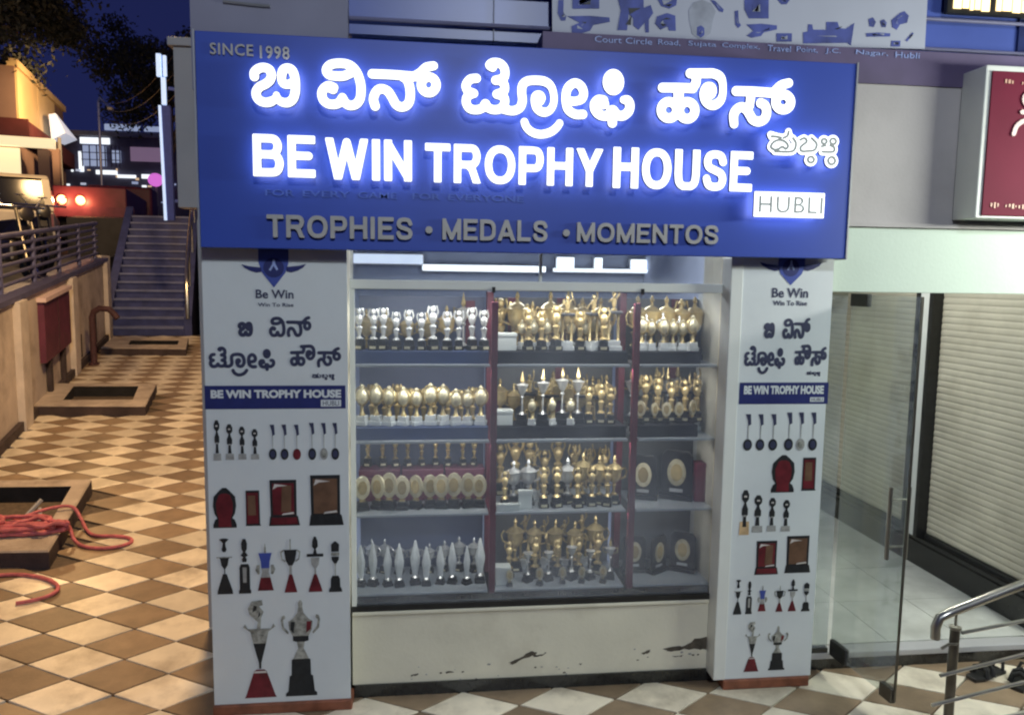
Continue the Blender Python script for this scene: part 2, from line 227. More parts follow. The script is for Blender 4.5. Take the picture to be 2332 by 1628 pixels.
MATS = {}
def mat(name, col, rough=0.6, metal=0.0, var=0.12, scale=6.0, bump=0.0, bscale=60.0, spec=0.5, coat=0.0, rand=0.0, coat_rough=0.08, dirt=0.0, dscale=1.6, dcol=(0.05, 0.04, 0.03)):
    m = bpy.data.materials.new(name)
    m.use_nodes = True
    nt = m.node_tree
    b = nt.nodes['Principled BSDF']
    b.inputs['Roughness'].default_value = rough
    b.inputs['Metallic'].default_value = metal
    b.inputs['Specular IOR Level'].default_value = spec
    if coat:
        b.inputs['Coat Weight'].default_value = coat
        b.inputs['Coat Roughness'].default_value = coat_rough
    tc = nt.nodes.new('ShaderNodeNewGeometry')
    n = nt.nodes.new('ShaderNodeTexNoise')
    n.inputs['Scale'].default_value = scale
    n.inputs['Detail'].default_value = 5.0
    nt.links.new(tc.outputs['Position'], n.inputs['Vector'])
    cr = nt.nodes.new('ShaderNodeValToRGB')
    cr.color_ramp.elements[0].position = 0.3
    cr.color_ramp.elements[1].position = 0.7
    lo = [max(0.0, c * (1 - var)) for c in col]
    hi = [min(1.0, c * (1 + var)) for c in col]
    cr.color_ramp.elements[0].color = (*lo, 1)
    cr.color_ramp.elements[1].color = (*hi, 1)
    nt.links.new(n.outputs['Fac'], cr.inputs['Fac'])
    out = cr.outputs['Color']
    if rand:
        oi = nt.nodes.new('ShaderNodeObjectInfo')
        hs = nt.nodes.new('ShaderNodeHueSaturation')
        mr = nt.nodes.new('ShaderNodeMapRange')
        mr.inputs['To Min'].default_value = 1 - rand
        mr.inputs['To Max'].default_value = 1 + rand
        nt.links.new(oi.outputs['Random'], mr.inputs['Value'])
        nt.links.new(mr.outputs['Result'], hs.inputs['Value'])
        nt.links.new(out, hs.inputs['Color'])
        out = hs.outputs['Color']
    if dirt:
        n3 = nt.nodes.new('ShaderNodeTexNoise')
        n3.inputs['Scale'].default_value = dscale
        n3.inputs['Detail'].default_value = 9.0
        n3.inputs['Roughness'].default_value = 0.65
        nt.links.new(tc.outputs['Position'], n3.inputs['Vector'])
        m3 = nt.nodes.new('ShaderNodeMapRange')
        m3.inputs['From Min'].default_value = 0.48
        m3.inputs['From Max'].default_value = 0.78
        m3.inputs['To Max'].default_value = dirt
        nt.links.new(n3.outputs['Fac'], m3.inputs['Value'])
        x3 = nt.nodes.new('ShaderNodeMixRGB')
        x3.inputs['Color2'].default_value = (*dcol, 1)
        nt.links.new(m3.outputs['Result'], x3.inputs['Fac'])
        nt.links.new(out, x3.inputs['Color1'])
        out = x3.outputs['Color']
    nt.links.new(out, b.inputs['Base Color'])
    if bump:
        n2 = nt.nodes.new('ShaderNodeTexNoise')
        n2.inputs['Scale'].default_value = bscale
        n2.inputs['Detail'].default_value = 4.0
        nt.links.new(tc.outputs['Position'], n2.inputs['Vector'])
        bp = nt.nodes.new('ShaderNodeBump')
        bp.inputs['Strength'].default_value = bump
        bp.inputs['Distance'].default_value = 0.01
        nt.links.new(n2.outputs['Fac'], bp.inputs['Height'])
        nt.links.new(bp.outputs['Normal'], b.inputs['Normal'])
    MATS[name] = m
    return m

def emit(name, col, strength):
    m = bpy.data.materials.new(name)
    m.use_nodes = True
    b = m.node_tree.nodes['Principled BSDF']
    b.inputs['Base Color'].default_value = (*col, 1)
    b.inputs['Emission Color'].default_value = (*col, 1)
    b.inputs['Emission Strength'].default_value = strength
    b.inputs['Roughness'].default_value = 0.4
    MATS[name] = m
    return m

def glass(name, tint, refl=0.045, haze=0.1):
    m = bpy.data.materials.new(name)
    m.use_nodes = True
    nt = m.node_tree
    nt.nodes.clear()
    o = nt.nodes.new('ShaderNodeOutputMaterial')
    mx = nt.nodes.new('ShaderNodeMixShader')
    tr = nt.nodes.new('ShaderNodeBsdfTransparent')
    gl = nt.nodes.new('ShaderNodeBsdfGlossy')
    lw = nt.nodes.new('ShaderNodeLayerWeight')
    lw.inputs['Blend'].default_value = 0.5
    pw = nt.nodes.new('ShaderNodeMath')
    pw.operation = 'POWER'
    pw.inputs[1].default_value = 4.0
    fr = nt.nodes.new('ShaderNodeMath')
    fr.operation = 'MULTIPLY_ADD'
    fr.inputs[1].default_value = 0.55
    fr.inputs[2].default_value = refl
    nt.links.new(lw.outputs['Facing'], pw.inputs[0])
    nt.links.new(pw.outputs['Value'], fr.inputs[0])
    tr.inputs['Color'].default_value = (*tint, 1)
    gl.inputs['Roughness'].default_value = 0.02
    nt.links.new(fr.outputs['Value'], mx.inputs['Fac'])
    nt.links.new(tr.outputs['BSDF'], mx.inputs[1])
    nt.links.new(gl.outputs['BSDF'], mx.inputs[2])
    # hazy reflection and smudges of the pane, put in as a patchy pale diffuse
    df = nt.nodes.new('ShaderNodeBsdfDiffuse')
    df.inputs['Color'].default_value = (0.58, 0.62, 0.70, 1)
    gp = nt.nodes.new('ShaderNodeNewGeometry')
    dn_ = nt.nodes.new('ShaderNodeTexNoise')
    dn_.inputs['Scale'].default_value = 2.2
    dn_.inputs['Detail'].default_value = 6.0
    dm = nt.nodes.new('ShaderNodeMapRange')
    dm.inputs['From Min'].default_value = 0.3
    dm.inputs['From Max'].default_value = 0.75
    dm.inputs['To Min'].default_value = haze * 0.4
    dm.inputs['To Max'].default_value = haze * 1.6
    m2 = nt.nodes.new('ShaderNodeMixShader')
    nt.links.new(gp.outputs['Position'], dn_.inputs['Vector'])
    nt.links.new(dn_.outputs['Fac'], dm.inputs['Value'])
    nt.links.new(dm.outputs['Result'], m2.inputs['Fac'])
    nt.links.new(mx.outputs['Shader'], m2.inputs[1])
    nt.links.new(df.outputs['BSDF'], m2.inputs[2])
    nt.links.new(m2.outputs['Shader'], o.inputs['Surface'])
    MATS[name] = m
    return m

class MB:
    def __init__(self):
        self.v, self.f = [], []
    def add(self, vs, fs):
        n = len(self.v)
        self.v += [tuple(p) for p in vs]
        self.f += [tuple(i + n for i in q) for q in fs]
        return self
    def box(self, x0, x1, y0, y1, z0, z1):
        vs = [(x0, y0, z0), (x1, y0, z0), (x1, y1, z0), (x0, y1, z0), (x0, y0, z1), (x1, y0, z1), (x1, y1, z1), (x0, y1, z1)]
        return self.add(vs, [(0, 3, 2, 1), (4, 5, 6, 7), (0, 1, 5, 4), (1, 2, 6, 5), (2, 3, 7, 6), (3, 0, 4, 7)])
    def obox(self, c, ax, ay, az):
        c, ax, ay, az = Vector(c), Vector(ax), Vector(ay), Vector(az)
        vs = [c + ax * a + ay * b + az * d for d in (-1, 1) for a, b in ((-1, -1), (1, -1), (1, 1), (-1, 1))]
        return self.add(vs, [(0, 3, 2, 1), (4, 5, 6, 7), (0, 1, 5, 4), (1, 2, 6, 5), (2, 3, 7, 6), (3, 0, 4, 7)])
    def hexa(self, bot, top):
        n = len(bot)
        fs = [tuple(range(n - 1, -1, -1)), tuple(range(n, 2 * n))]
        fs += [(i, (i + 1) % n, n + (i + 1) % n, n + i) for i in range(n)]
        return self.add(list(bot) + list(top), fs)
    def prism(self, poly, y0, y1):      # outline in x,z extruded along y
        return self.hexa([(x, y0, z) for x, z in poly], [(x, y1, z) for x, z in poly])
    def tube(self, pts, r, n=8, cap=True):
        pts = [Vector(p) for p in pts]
        rs = r if isinstance(r, (list, tuple)) else [r] * len(pts)
        base = len(self.v)
        prev = None
        for i, p in enumerate(pts):
            t = (pts[min(i + 1, len(pts) - 1)] - pts[max(i - 1, 0)]).normalized()
            a = prev - t * prev.dot(t) if prev is not None else t.orthogonal()
            if a.length < 1e-6:
                a = t.orthogonal()
            a.normalize()
            prev = a
            b = t.cross(a)
            for k in range(n):
                w = 2 * PI * k / n
                self.v.append(tuple(p + (a * math.cos(w) + b * math.sin(w)) * rs[i]))
        for i in range(len(pts) - 1):
            for k in range(n):
                a0 = base + i * n + k
                a1 = base + i * n + (k + 1) % n
                self.f.append((a0, a1, a1 + n, a0 + n))
        if cap:
            self.f.append(tuple(base + k for k in range(n - 1, -1, -1)))
            e = base + (len(pts) - 1) * n
            self.f.append(tuple(e + k for k in range(n)))
        return self
    def lathe(self, prof, cx=0.0, cy=0.0, cz=0.0, n=12, sy=1.0):
        base = len(self.v)
        for r, z in prof:
            for k in range(n):
                w = 2 * PI * k / n
                self.v.append((cx + r * math.cos(w), cy + sy * r * math.sin(w), cz + z))
        for i in range(len(prof) - 1):
            for k in range(n):
                a0, a1 = base + i * n + k, base + i * n + (k + 1) % n
                self.f.append((a0, a1, a1 + n, a0 + n))
        self.f.append(tuple(base + k for k in range(n - 1, -1, -1)))
        e = base + (len(prof) - 1) * n
        self.f.append(tuple(e + k for k in range(n)))
        return self
    def mesh(self, name, m, bevel=0.0, smooth=False):
        me = bpy.data.meshes.new(name)
        me.from_pydata(self.v, [], self.f)
        me.update()
        bm = bmesh.new()
        bm.from_mesh(me)
        bmesh.ops.recalc_face_normals(bm, faces=bm.faces)
        if bevel:
            bmesh.ops.bevel(bm, geom=[e for e in bm.edges if len(e.link_faces) == 2 and e.calc_face_angle() > 0.6], offset=bevel, segments=2, affect='EDGES', profile=0.5)
        bm.to_mesh(me)
        bm.free()
        if smooth:
            me.polygons.foreach_set('use_smooth', [True] * len(me.polygons))
            me.set_sharp_from_angle(angle=math.radians(38))
        if m is not None:
            me.materials.append(MATS[m] if isinstance(m, str) else m)
        return me
    def build(self, name, m, parent=None, bevel=0.0, smooth=False):
        return link(name, self.mesh(name, m, bevel, smooth), parent)

def link(name, me, parent=None):
    o = bpy.data.objects.new(name, me)
    COL.objects.link(o)
    if parent is not None:
        o.parent = parent
        # meshes are written in world coordinates: cancel the root's own transform
        o.matrix_parent_inverse = Matrix.LocRotScale(parent.location, parent.rotation_euler, parent.scale).inverted() if parent.parent is None else Matrix.Identity(4)
    return o

def tag(o, label, cat, group=None):
    o['label'] = label
    o['category'] = cat
    if group:
        o['group'] = group
    return o

def thing(name, label, cat, loc=(0, 0, 0), group=None):
    o = bpy.data.objects.new(name, None)
    COL.objects.link(o)
    o.location = loc
    o.empty_display_size = 0.1
    return tag(o, label, cat, group)

def structure(o):
    o['kind'] = 'structure'
    return o

def copy_tree(o, parent=None):
    c = o.copy()
    COL.objects.link(c)
    if parent is not None:
        c.parent = parent
        c.matrix_parent_inverse = o.matrix_parent_inverse.copy()
    for ch in list(o.children):
        copy_tree(ch, c)
    return c

def box(name, m, parent, *a, bevel=0.0):
    return MB().box(*a).build(name, m, parent, bevel=bevel)

def catmull(pts, sub=6):
    p = [np.array(q, float) for q in pts]
    if len(p) < 3:
        return p
    out = []
    closed = np.allclose(p[0][:2], p[-1][:2])
    for i in range(len(p) - 1):
        p0 = p[i - 1] if i > 0 else (p[-2] if closed else p[0])
        p1, p2 = p[i], p[i + 1]
        p3 = p[i + 2] if i + 2 < len(p) else (p[1] if closed else p[-1])
        for k in range(sub):
            t = k / sub
            out.append(0.5 * (2 * p1 + (p2 - p0) * t + (2 * p0 - 5 * p1 + 4 * p2 - p3) * t * t + (3 * p1 - p0 - 3 * p2 + p3) * t ** 3))
    out.append(p[-1])
    return out

def stroke_mesh(name, strokes, y_front, y_back, m, cell=0.005, back=False, clip=None):
    """Solid letter from brush strokes (x, z, radius): an outline traced at the strokes' edge and extruded along y."""
    segs = []
    for s in strokes:
        q = catmull(s) if clip is None or len(s) > 3 else [np.array(p, float) for p in s]
        segs += [(q[i], q[i + 1]) for i in range(len(q) - 1)]
    allp = np.array([p for s in segs for p in s])
    rm = allp[:, 2].max()
    x0, z0 = allp[:, 0].min() - rm - 2 * cell, allp[:, 1].min() - rm - 2 * cell
    nx = int((allp[:, 0].max() + rm + 2 * cell - x0) / cell) + 1
    nz = int((allp[:, 1].max() + rm + 2 * cell - z0) / cell) + 1
    X, Z = np.meshgrid(x0 + np.arange(nx) * cell, z0 + np.arange(nz) * cell, indexing='ij')
    F = np.full(X.shape, 1e9)
    for a, b in segs:
        d = b[:2] - a[:2]
        L = float(d @ d)
        t = np.clip(((X - a[0]) * d[0] + (Z - a[1]) * d[1]) / L, 0, 1) if L > 1e-12 else np.zeros_like(X)
        F = np.minimum(F, np.hypot(X - a[0] - t * d[0], Z - a[1] - t * d[1]) - (a[2] + (b[2] - a[2]) * t))
    if clip is not None:
        F = np.maximum(F, np.maximum(np.maximum(clip[0] - X, X - clip[2]), np.maximum(clip[1] - Z, Z - clip[3])))
    ins = F < 0
    bm = bmesh.new()
    cache = {}
    def vert(key, x, z):
        if key not in cache:
            cache[key] = bm.verts.new((x, y_front, z))
        return cache[key]
    for i in range(nx - 1):
        for j in range(nz - 1):
            c = [(i, j), (i + 1, j), (i + 1, j + 1), (i, j + 1)]
            st = [bool(ins[q]) for q in c]
            if not any(st):
                continue
            poly = []
            for k in range(4):
                a, b = c[k], c[(k + 1) % 4]
                if st[k]:
                    poly.append(vert(a, X[a], Z[a]))
                if st[k] != st[(k + 1) % 4]:
                    t = F[a] / (F[a] - F[b])
                    t = min(max(t, 0.02), 0.98)
                    lo, hi = (a, b) if a < b else (b, a)
                    poly.append(vert((lo, hi), X[a] + (X[b] - X[a]) * t, Z[a] + (Z[b] - Z[a]) * t))
            if len(poly) > 2:
                try:
                    bm.faces.new(poly)
                except ValueError:
                    pass
    if back:
        r = bmesh.ops.extrude_face_region(bm, geom=bm.faces[:], use_keep_orig=True)
    else:
        r = bmesh.ops.extrude_edge_only(bm, edges=[e for e in bm.edges if len(e.link_faces) == 1])
    for v in [g for g in r['geom'] if isinstance(g, bmesh.types.BMVert)]:
        v.co.y = y_back
    bmesh.ops.dissolve_limit(bm, angle_limit=0.02, verts=bm.verts, edges=bm.edges)
    bmesh.ops.recalc_face_normals(bm, faces=bm.faces)
    me = bpy.data.meshes.new(name)
    bm.to_mesh(me)
    bm.free()
    # front faces must look towards -y
    fr = [p for p in me.polygons if abs(p.normal.y) > 0.9 and abs(p.center.y - y_front) < 1e-4]
    if fr and sum(p.normal.y * p.area for p in fr) > 0:
        me.flip_normals()
    me.materials.append(MATS[m])
    return me

def two_sided(me, front, rest):
    """Front faces take one material, sides and back another (letters that also glow backwards on to the board)."""
    ys_ = [v.co.y for v in me.vertices]
    mid = (min(ys_) + max(ys_)) / 2
    me.materials.clear()
    me.materials.append(MATS[front])
    me.materials.append(MATS[rest])
    me.materials.append(MATS['letter_side'])
    for p in me.polygons:
        p.material_index = 2 if abs(p.normal.y) < 0.7 else (0 if p.center.y < mid else 1)
    me.update()
    return me

# bold sans serif capitals as pen strokes in a unit box (stroke centre lines; pen ends that leave the box are cut square)
STEM = [(0, -.4), (0, 1.4)]
CAPS = {
 'B': (.64, [STEM, [(-.4, 1), (.5, 1)], [(-.4, .53), (.5, .53)], [(-.4, 0), (.5, 0)], [(.5, 1), (.8, .97), (.93, .78), (.8, .57), (.5, .53)], [(.5, .53), (.86, .49), (1, .27), (.86, .04), (.5, 0)]]),
 'E': (.58, [STEM, [(-.4, 1), (1.6, 1)], [(-.4, 0), (1.6, 0)], [(0, .52), (.86, .52)]]),
 'W': (.96, [[(-.05, 1.3), (.24, -.08)], [(.24, -.08), (.5, 1.0)], [(.5, 1.0), (.76, -.08)], [(.76, -.08), (1.05, 1.3)]]),
 'I': (.20, [[(.5, -.4), (.5, 1.4)]]),
 'N': (.64, [STEM, [(1, -.4), (1, 1.4)], [(0, 1.0), (1, 0.0)]]),
 'T': (.60, [[(-.6, 1), (1.6, 1)], [(.5, -.4), (.5, 1)]]),
 'R': (.66, [STEM, [(-.4, 1), (.5, 1)], [(-.4, .47), (.5, .47)], [(.5, 1), (.83, .97), (.96, .74), (.83, .51), (.5, .47)], [(.5, .47), (.72, .34)], [(.72, .34), (1.1, -.35)]]),
 'O': (.74, [[(1, .5), (.93, .78), (.75, .95), (.5, 1), (.25, .95), (.07, .78), (0, .5), (.07, .22), (.25, .05), (.5, 0), (.75, .05), (.93, .22), (1, .5)]]),
 'P': (.61, [STEM, [(-.4, 1), (.5, 1)], [(-.4, .42), (.5, .42)], [(.5, 1), (.87, .96), (1, .71), (.87, .46), (.5, .42)]]),
 'H': (.64, [STEM, [(1, -.4), (1, 1.4)], [(0, .53), (1, .53)]]),
 'Y': (.66, [[(-.16, 1.35), (.5, .40)], [(1.16, 1.35), (.5, .40)], [(.5, .42), (.5, -.4)]]),
 'U': (.64, [[(0, 1.4), (0, .36)], [(1, 1.4), (1, .36)], [(0, .40), (.06, .13), (.25, .01), (.5, -.01), (.75, .01), (.94, .13), (1, .40)]]),
 'S': (.61, [[(.97, .77), (.84, .95), (.5, 1), (.15, .95), (.03, .77), (.15, .60), (.5, .51), (.86, .41), (.98, .23), (.85, .05), (.5, 0), (.15, .05), (0, .25)]]),
 'A': (.70, [[(-.14, -.35), (.5, 1.08)], [(1.14, -.35), (.5, 1.08)], [(.2, .26), (.8, .26)]]),
 'M': (.76, [STEM, [(1, -.4), (1, 1.4)], [(0, 1.0), (.5, -.02)], [(1, 1.0), (.5, -.02)]]),
 'D': (.64, [STEM, [(-.4, 1), (.4, 1)], [(-.4, 0), (.4, 0)], [(.4, 1), (.78, .95), (1, .72), (1, .28), (.78, .05), (.4, 0)]]),
 'L': (.56, [STEM, [(-.4, 0), (1.6, 0)]]),
}
def cap_letters(word, x0, z0, x1, z1, y_front, depth, m, pen=0.1, gap=0.085, cell=0.004, back=False):
    h = z1 - z0
    tot = sum(CAPS[c][0] for c in word) + gap * (len(word) - 1)
    k = (x1 - x0) / tot
    r = pen * h
    x = x0
    res = []
    for c in word:
        w = CAPS[c][0] * k
        q = [[(x + r + a * (w - 2 * r), z0 + r + e * (h - 2 * r), r) for a, e in s] for s in CAPS[c][1]]
        res.append(stroke_mesh('letter', q, y_front, y_front + depth, m, cell, back, (x, z0, x + w, z1)))
        x += w + gap * k
    return res

def text_mesh(txt, x0, z0, x1, z1, y_front, depth, m, bold=0.02, space=1.0):
    """Text fitted to the box x0..x1, z0..z1, facing -y."""
    cu = bpy.data.curves.new('lettering', 'FONT')
    cu.body = txt
    cu.size = 1.0
    cu.offset = bold
    cu.extrude = 0.05
    cu.space_character = space
    cu.resolution_u = 3
    ob = bpy.data.objects.new('lettering', cu)
    COL.objects.link(ob)
    bpy.context.view_layer.update()
    dg = bpy.context.evaluated_depsgraph_get()
    me = bpy.data.meshes.new_from_object(ob.evaluated_get(dg))
    bpy.data.objects.remove(ob)
    n = len(me.vertices)
    co = np.empty(n * 3)
    me.vertices.foreach_get('co', co)
    co = co.reshape(-1, 3)
    mn, mx = co.min(0), co.max(0)
    out = np.empty_like(co)
    out[:, 0] = x0 + (co[:, 0] - mn[0]) / (mx[0] - mn[0]) * (x1 - x0)
    out[:, 2] = z0 + (co[:, 1] - mn[1]) / (mx[1] - mn[1]) * (z1 - z0)
    out[:, 1] = y_front + (mx[2] - co[:, 2]) / (mx[2] - mn[2]) * depth
    me.vertices.foreach_set('co', out.ravel())
    me.update()
    me.materials.clear()
    me.materials.append(MATS[m])
    return me

def split_letters(me):
    """One mesh per connected letter, left to right."""
    bm = bmesh.new()
    bm.from_mesh(me)
    bmesh.ops.remove_doubles(bm, verts=bm.verts, dist=1e-5)
    seen, groups = set(), []
    bm.verts.ensure_lookup_table()
    for v in bm.verts:
        if v.index in seen:
            continue
        stack, comp = [v], []
        seen.add(v.index)
        while stack:
            a = stack.pop()
            comp.append(a)
            for e in a.link_edges:
                b = e.other_vert(a)
                if b.index not in seen:
                    seen.add(b.index)
                    stack.append(b)
        groups.append(comp)
    groups.sort(key=lambda g: min(v.co.x for v in g))
    res = []
    for g in groups:
        idx = {v.index: i for i, v in enumerate(g)}
        fs = {f for v in g for f in v.link_faces}
        m2 = bpy.data.meshes.new('letter')
        m2.from_pydata([tuple(v.co) for v in g], [], [tuple(idx[v.index] for v in f.verts) for f in fs])
        m2.update()
        m2.materials.append(me.materials[0])
        res.append(m2)
    bm.free()
    return res

def fit_strokes(strokes, box4, r):
    """Strokes rescaled to a box, with one pen radius."""
    xs = [p[0] for s in strokes for p in s]
    zs = [p[1] for s in strokes for p in s]
    x0, z0, x1, z1 = box4
    fx = (x1 - x0 - 2 * r) / (max(xs) - min(xs))
    fz = (z1 - z0 - 2 * r) / (max(zs) - min(zs))
    return [[(x0 + r + (p[0] - min(xs)) * fx, z0 + r + (p[1] - min(zs)) * fz, r) for p in s] for s in strokes]

# ------------------------------------------------------------------ materials
mat('tile_cream', (0.74, 0.67, 0.54), 0.28, var=0.10, scale=9, bump=0.08, rand=0.16, dirt=0.8, dscale=3.1, dcol=(0.20, 0.15, 0.10))
mat('tile_grey', (0.25, 0.18, 0.115), 0.38, var=0.16, scale=9, bump=0.1, rand=0.2, dirt=0.65, dscale=3.1, dcol=(0.10, 0.075, 0.05))
mat('grout', (0.10, 0.075, 0.055), 0.9, var=0.3, scale=30)
mat('earth', (0.07, 0.06, 0.05), 0.95, var=0.3, scale=2)
mat('asphalt', (0.05, 0.05, 0.055), 0.85, var=0.3, scale=3, bump=0.3)
mat('concrete', (0.42, 0.36, 0.31), 0.85, var=0.22, scale=5, bump=0.4, dirt=0.7, dscale=3.5, dcol=(0.12, 0.09, 0.07))
mat('concrete_dark', (0.055, 0.04, 0.042), 0.9, var=0.3, scale=6, bump=0.3)  # also carries the painted shade of the drain chamber sides
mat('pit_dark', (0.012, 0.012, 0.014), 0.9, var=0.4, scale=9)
mat('white_wall', (0.69, 0.66, 0.54), 0.75, var=0.06, scale=3, bump=0.12, dirt=0.32, dscale=4.0, dcol=(0.35, 0.31, 0.23))
mat('upper_wall', (0.42, 0.395, 0.40), 0.8, var=0.06, scale=2, bump=0.1, dirt=0.3, dscale=2.2, dcol=(0.22, 0.20, 0.20))
mat('fascia', (0.52, 0.61, 0.54), 0.7, var=0.05, scale=2, bump=0.1, dirt=0.25, dscale=2.0, dcol=(0.30, 0.33, 0.29))
mat('black_granite', (0.018, 0.018, 0.017), 0.25, var=0.4, scale=40)
mat('marble', (0.47, 0.48, 0.455), 0.3, var=0.2, scale=4.5, dirt=0.5, dscale=5.0, dcol=(0.24, 0.24, 0.22))
mat('mauve_wall', (0.25, 0.25, 0.34), 0.7, var=0.08, scale=3)
mat('dim_rail', (0.16, 0.16, 0.28), 0.6, var=0.1, scale=4)
mat('grey_paint', (0.36, 0.36, 0.37), 0.6, var=0.06, scale=4)
mat('slate_blue', (0.075, 0.115, 0.40), 0.35, var=0.15, scale=2)
mat('navy', (0.018, 0.03, 0.13), 0.4, var=0.15, scale=3)
mat('purple_band', (0.10, 0.075, 0.16), 0.6, var=0.2, scale=4)
mat('sign_blue', (0.020, 0.062, 0.41), 0.5, var=0.05, scale=2, coat=0.25, coat_rough=0.45)
mat('aluminium', (0.55, 0.56, 0.57), 0.35, metal=0.7, var=0.06, scale=10)
mat('white_frame', (0.72, 0.74, 0.71), 0.4, var=0.03, scale=6)
mat('print_white', (0.68, 0.72, 0.74), 0.42, var=0.04, scale=3, bump=0.25, bscale=7, dirt=0.16, dscale=3, dcol=(0.35, 0.34, 0.30))
mat('print_black', (0.015, 0.017, 0.02), 0.5, var=0.3, scale=40)
mat('print_ink', (0.035, 0.04, 0.09), 0.5, var=0.2, scale=40)
mat('print_navy', (0.018, 0.025, 0.14), 0.45, var=0.1, scale=20)
mat('print_blue', (0.05, 0.08, 0.35), 0.45, var=0.1, scale=20)
mat('print_lightblue', (0.30, 0.38, 0.70), 0.45, var=0.1, scale=20)
mat('print_silver', (0.30, 0.30, 0.27), 0.4, var=0.55, scale=45)
mat('print_grey', (0.33, 0.33, 0.32), 0.5, var=0.2, scale=40)
mat('print_maroon', (0.13, 0.012, 0.02), 0.45, var=0.35, scale=20)
mat('print_brown', (0.14, 0.075, 0.045), 0.45, var=0.3, scale=14)
mat('print_tan', (0.52, 0.36, 0.2), 0.45, var=0.3, scale=14)
mat('print_shine', (0.62, 0.58, 0.55), 0.4, var=0.1, scale=14)
mat('red_wood', (0.22, 0.075, 0.04), 0.5, var=0.35, scale=14, bump=0.1)
mat('letter_grey', (0.43, 0.42, 0.41), 0.4, metal=0.0, var=0.08, scale=20)
mat('letter_core', (0.42, 0.45, 0.44), 0.5, var=0.05, scale=20)
mat('stain', (0.085, 0.072, 0.055), 0.9, var=0.4, scale=30)
mat('banner', (0.44, 0.46, 0.55), 0.6, var=0.05, scale=3)
mat('banner_ink', (0.06, 0.08, 0.30), 0.6, var=0.35, scale=12)
mat('banner_mid', (0.16, 0.19, 0.42), 0.6, var=0.4, scale=30)
mat('banner_grey', (0.33, 0.35, 0.42), 0.6, var=0.2, scale=12)
mat('maroon_sign', (0.15, 0.010, 0.034), 0.65, var=0.1, scale=3, spec=0.15)
mat('maroon_text', (0.62, 0.35, 0.26), 0.5, var=0.1, scale=9)
mat('pink_white', (0.75, 0.58, 0.55), 0.5, var=0.05, scale=9)
mat('shutter', (0.56, 0.525, 0.42), 0.45, var=0.12, scale=3, dirt=0.4, dscale=2.5, dcol=(0.25, 0.22, 0.15))
mat('steel', (0.50, 0.49, 0.44), 0.28, metal=0.95, var=0.2, scale=8)
mat('steel_dark', (0.16, 0.15, 0.13), 0.35, metal=0.9, var=0.3, scale=8)
mat('black_plastic', (0.015, 0.015, 0.015), 0.4, var=0.3, scale=20)
mat('gold', (0.74, 0.57, 0.27), 0.24, metal=0.55, var=0.2, scale=40, rand=0.28)
mat('pale_gold', (0.74, 0.66, 0.44), 0.3, metal=0.4, var=0.2, scale=40, rand=0.22)
mat('silver', (0.78, 0.78, 0.75), 0.22, metal=0.5, var=0.1, scale=30)
mat('trophy_black', (0.02, 0.02, 0.023), 0.3, var=0.3, scale=30)
mat('trophy_white', (0.70, 0.72, 0.70), 0.35, var=0.08, scale=30)
mat('card_white', (0.74, 0.77, 0.72), 0.6, var=0.04, scale=9)
mat('cabinet_back', (0.11, 0.115, 0.125), 0.55, var=0.08, scale=3)
mat('shelf_grey', (0.38, 0.41, 0.43), 0.35, var=0.06, scale=6)
mat('cabinet_reflect_blue', (0.10, 0.12, 0.20), 0.5, var=0.1, scale=3)  # blue reflection in the left bay put into the back panel colour
mat('cabinet_red', (0.13, 0.016, 0.036), 0.5, var=0.15, scale=5)
mat('riser_reflect_blue', (0.05, 0.075, 0.17), 0.6, var=0.1, scale=8)  # left bay's blue reflection put into the riser colour
mat('riser_black', (0.012, 0.013, 0.022), 0.5, var=0.3, scale=8)
mat('shop_wall', (0.40, 0.44, 0.55), 0.8, var=0.06, scale=2)
mat('rope_pink', (0.50, 0.13, 0.15), 0.65, var=0.35, scale=18)
mat('wall_plaster', (0.58, 0.51, 0.45), 0.9, var=0.22, scale=1.6, bump=0.3, bscale=14, dirt=0.85, dscale=1.8, dcol=(0.13, 0.09, 0.08))
mat('pilaster', (0.62, 0.56, 0.50), 0.85, var=0.15, scale=5, bump=0.2)
mat('rail_paint', (0.13, 0.13, 0.24), 0.5, metal=0.3, var=0.2, scale=5)
mat('maroon_paint', (0.13, 0.028, 0.055), 0.5, var=0.25, scale=5)
mat('rusty_pipe', (0.07, 0.03, 0.035), 0.7, var=0.3, scale=12)
mat('stair_stone', (0.05, 0.065, 0.20), 0.7, var=0.25, scale=5, bump=0.2)  # blue light of the lit sign put into the stone colour
mat('stair_edge', (0.16, 0.19, 0.36), 0.6, var=0.2, scale=5)  # same blue sign light put into the tread colour
mat('van_cream', (0.60, 0.54, 0.44), 0.4, var=0.1, scale=3)
mat('vehicle_glass', (0.012, 0.014, 0.022), 0.12, var=0.3, scale=3)
mat('hose_dirty', (0.5, 0.10, 0.12), 0.7, var=0.4, scale=12)
mat('tyre', (0.015, 0.015, 0.015), 0.8, var=0.3, scale=20)
mat('red_paint', (0.15, 0.03, 0.05), 0.45, var=0.2, scale=3)
mat('chrome', (0.6, 0.62, 0.66), 0.15, metal=1.0, var=0.1, scale=8)
mat('bike_black', (0.02, 0.02, 0.03), 0.3, var=0.3, scale=8)
mat('yellow_paint', (0.80, 0.60, 0.33), 0.7, var=0.08, scale=1.2)
mat('brown_wall', (0.26, 0.17, 0.15), 0.85, var=0.1, scale=1.5)
mat('dark_red_wall', (0.10, 0.02, 0.025), 0.8, var=0.3, scale=1.5)
mat('far_wall', (0.10, 0.10, 0.16), 0.8, var=0.25, scale=0.8)
mat('bark', (0.16, 0.12, 0.10), 0.9, var=0.35, scale=6, bump=0.4)
mat('leaf', (0.028, 0.033, 0.027), 0.6, var=0.4, scale=3)
emit('lit_letter', (0.96, 0.99, 1.0), 1.35)
emit('letter_glow', (0.95, 0.98, 1.0), 4.0)
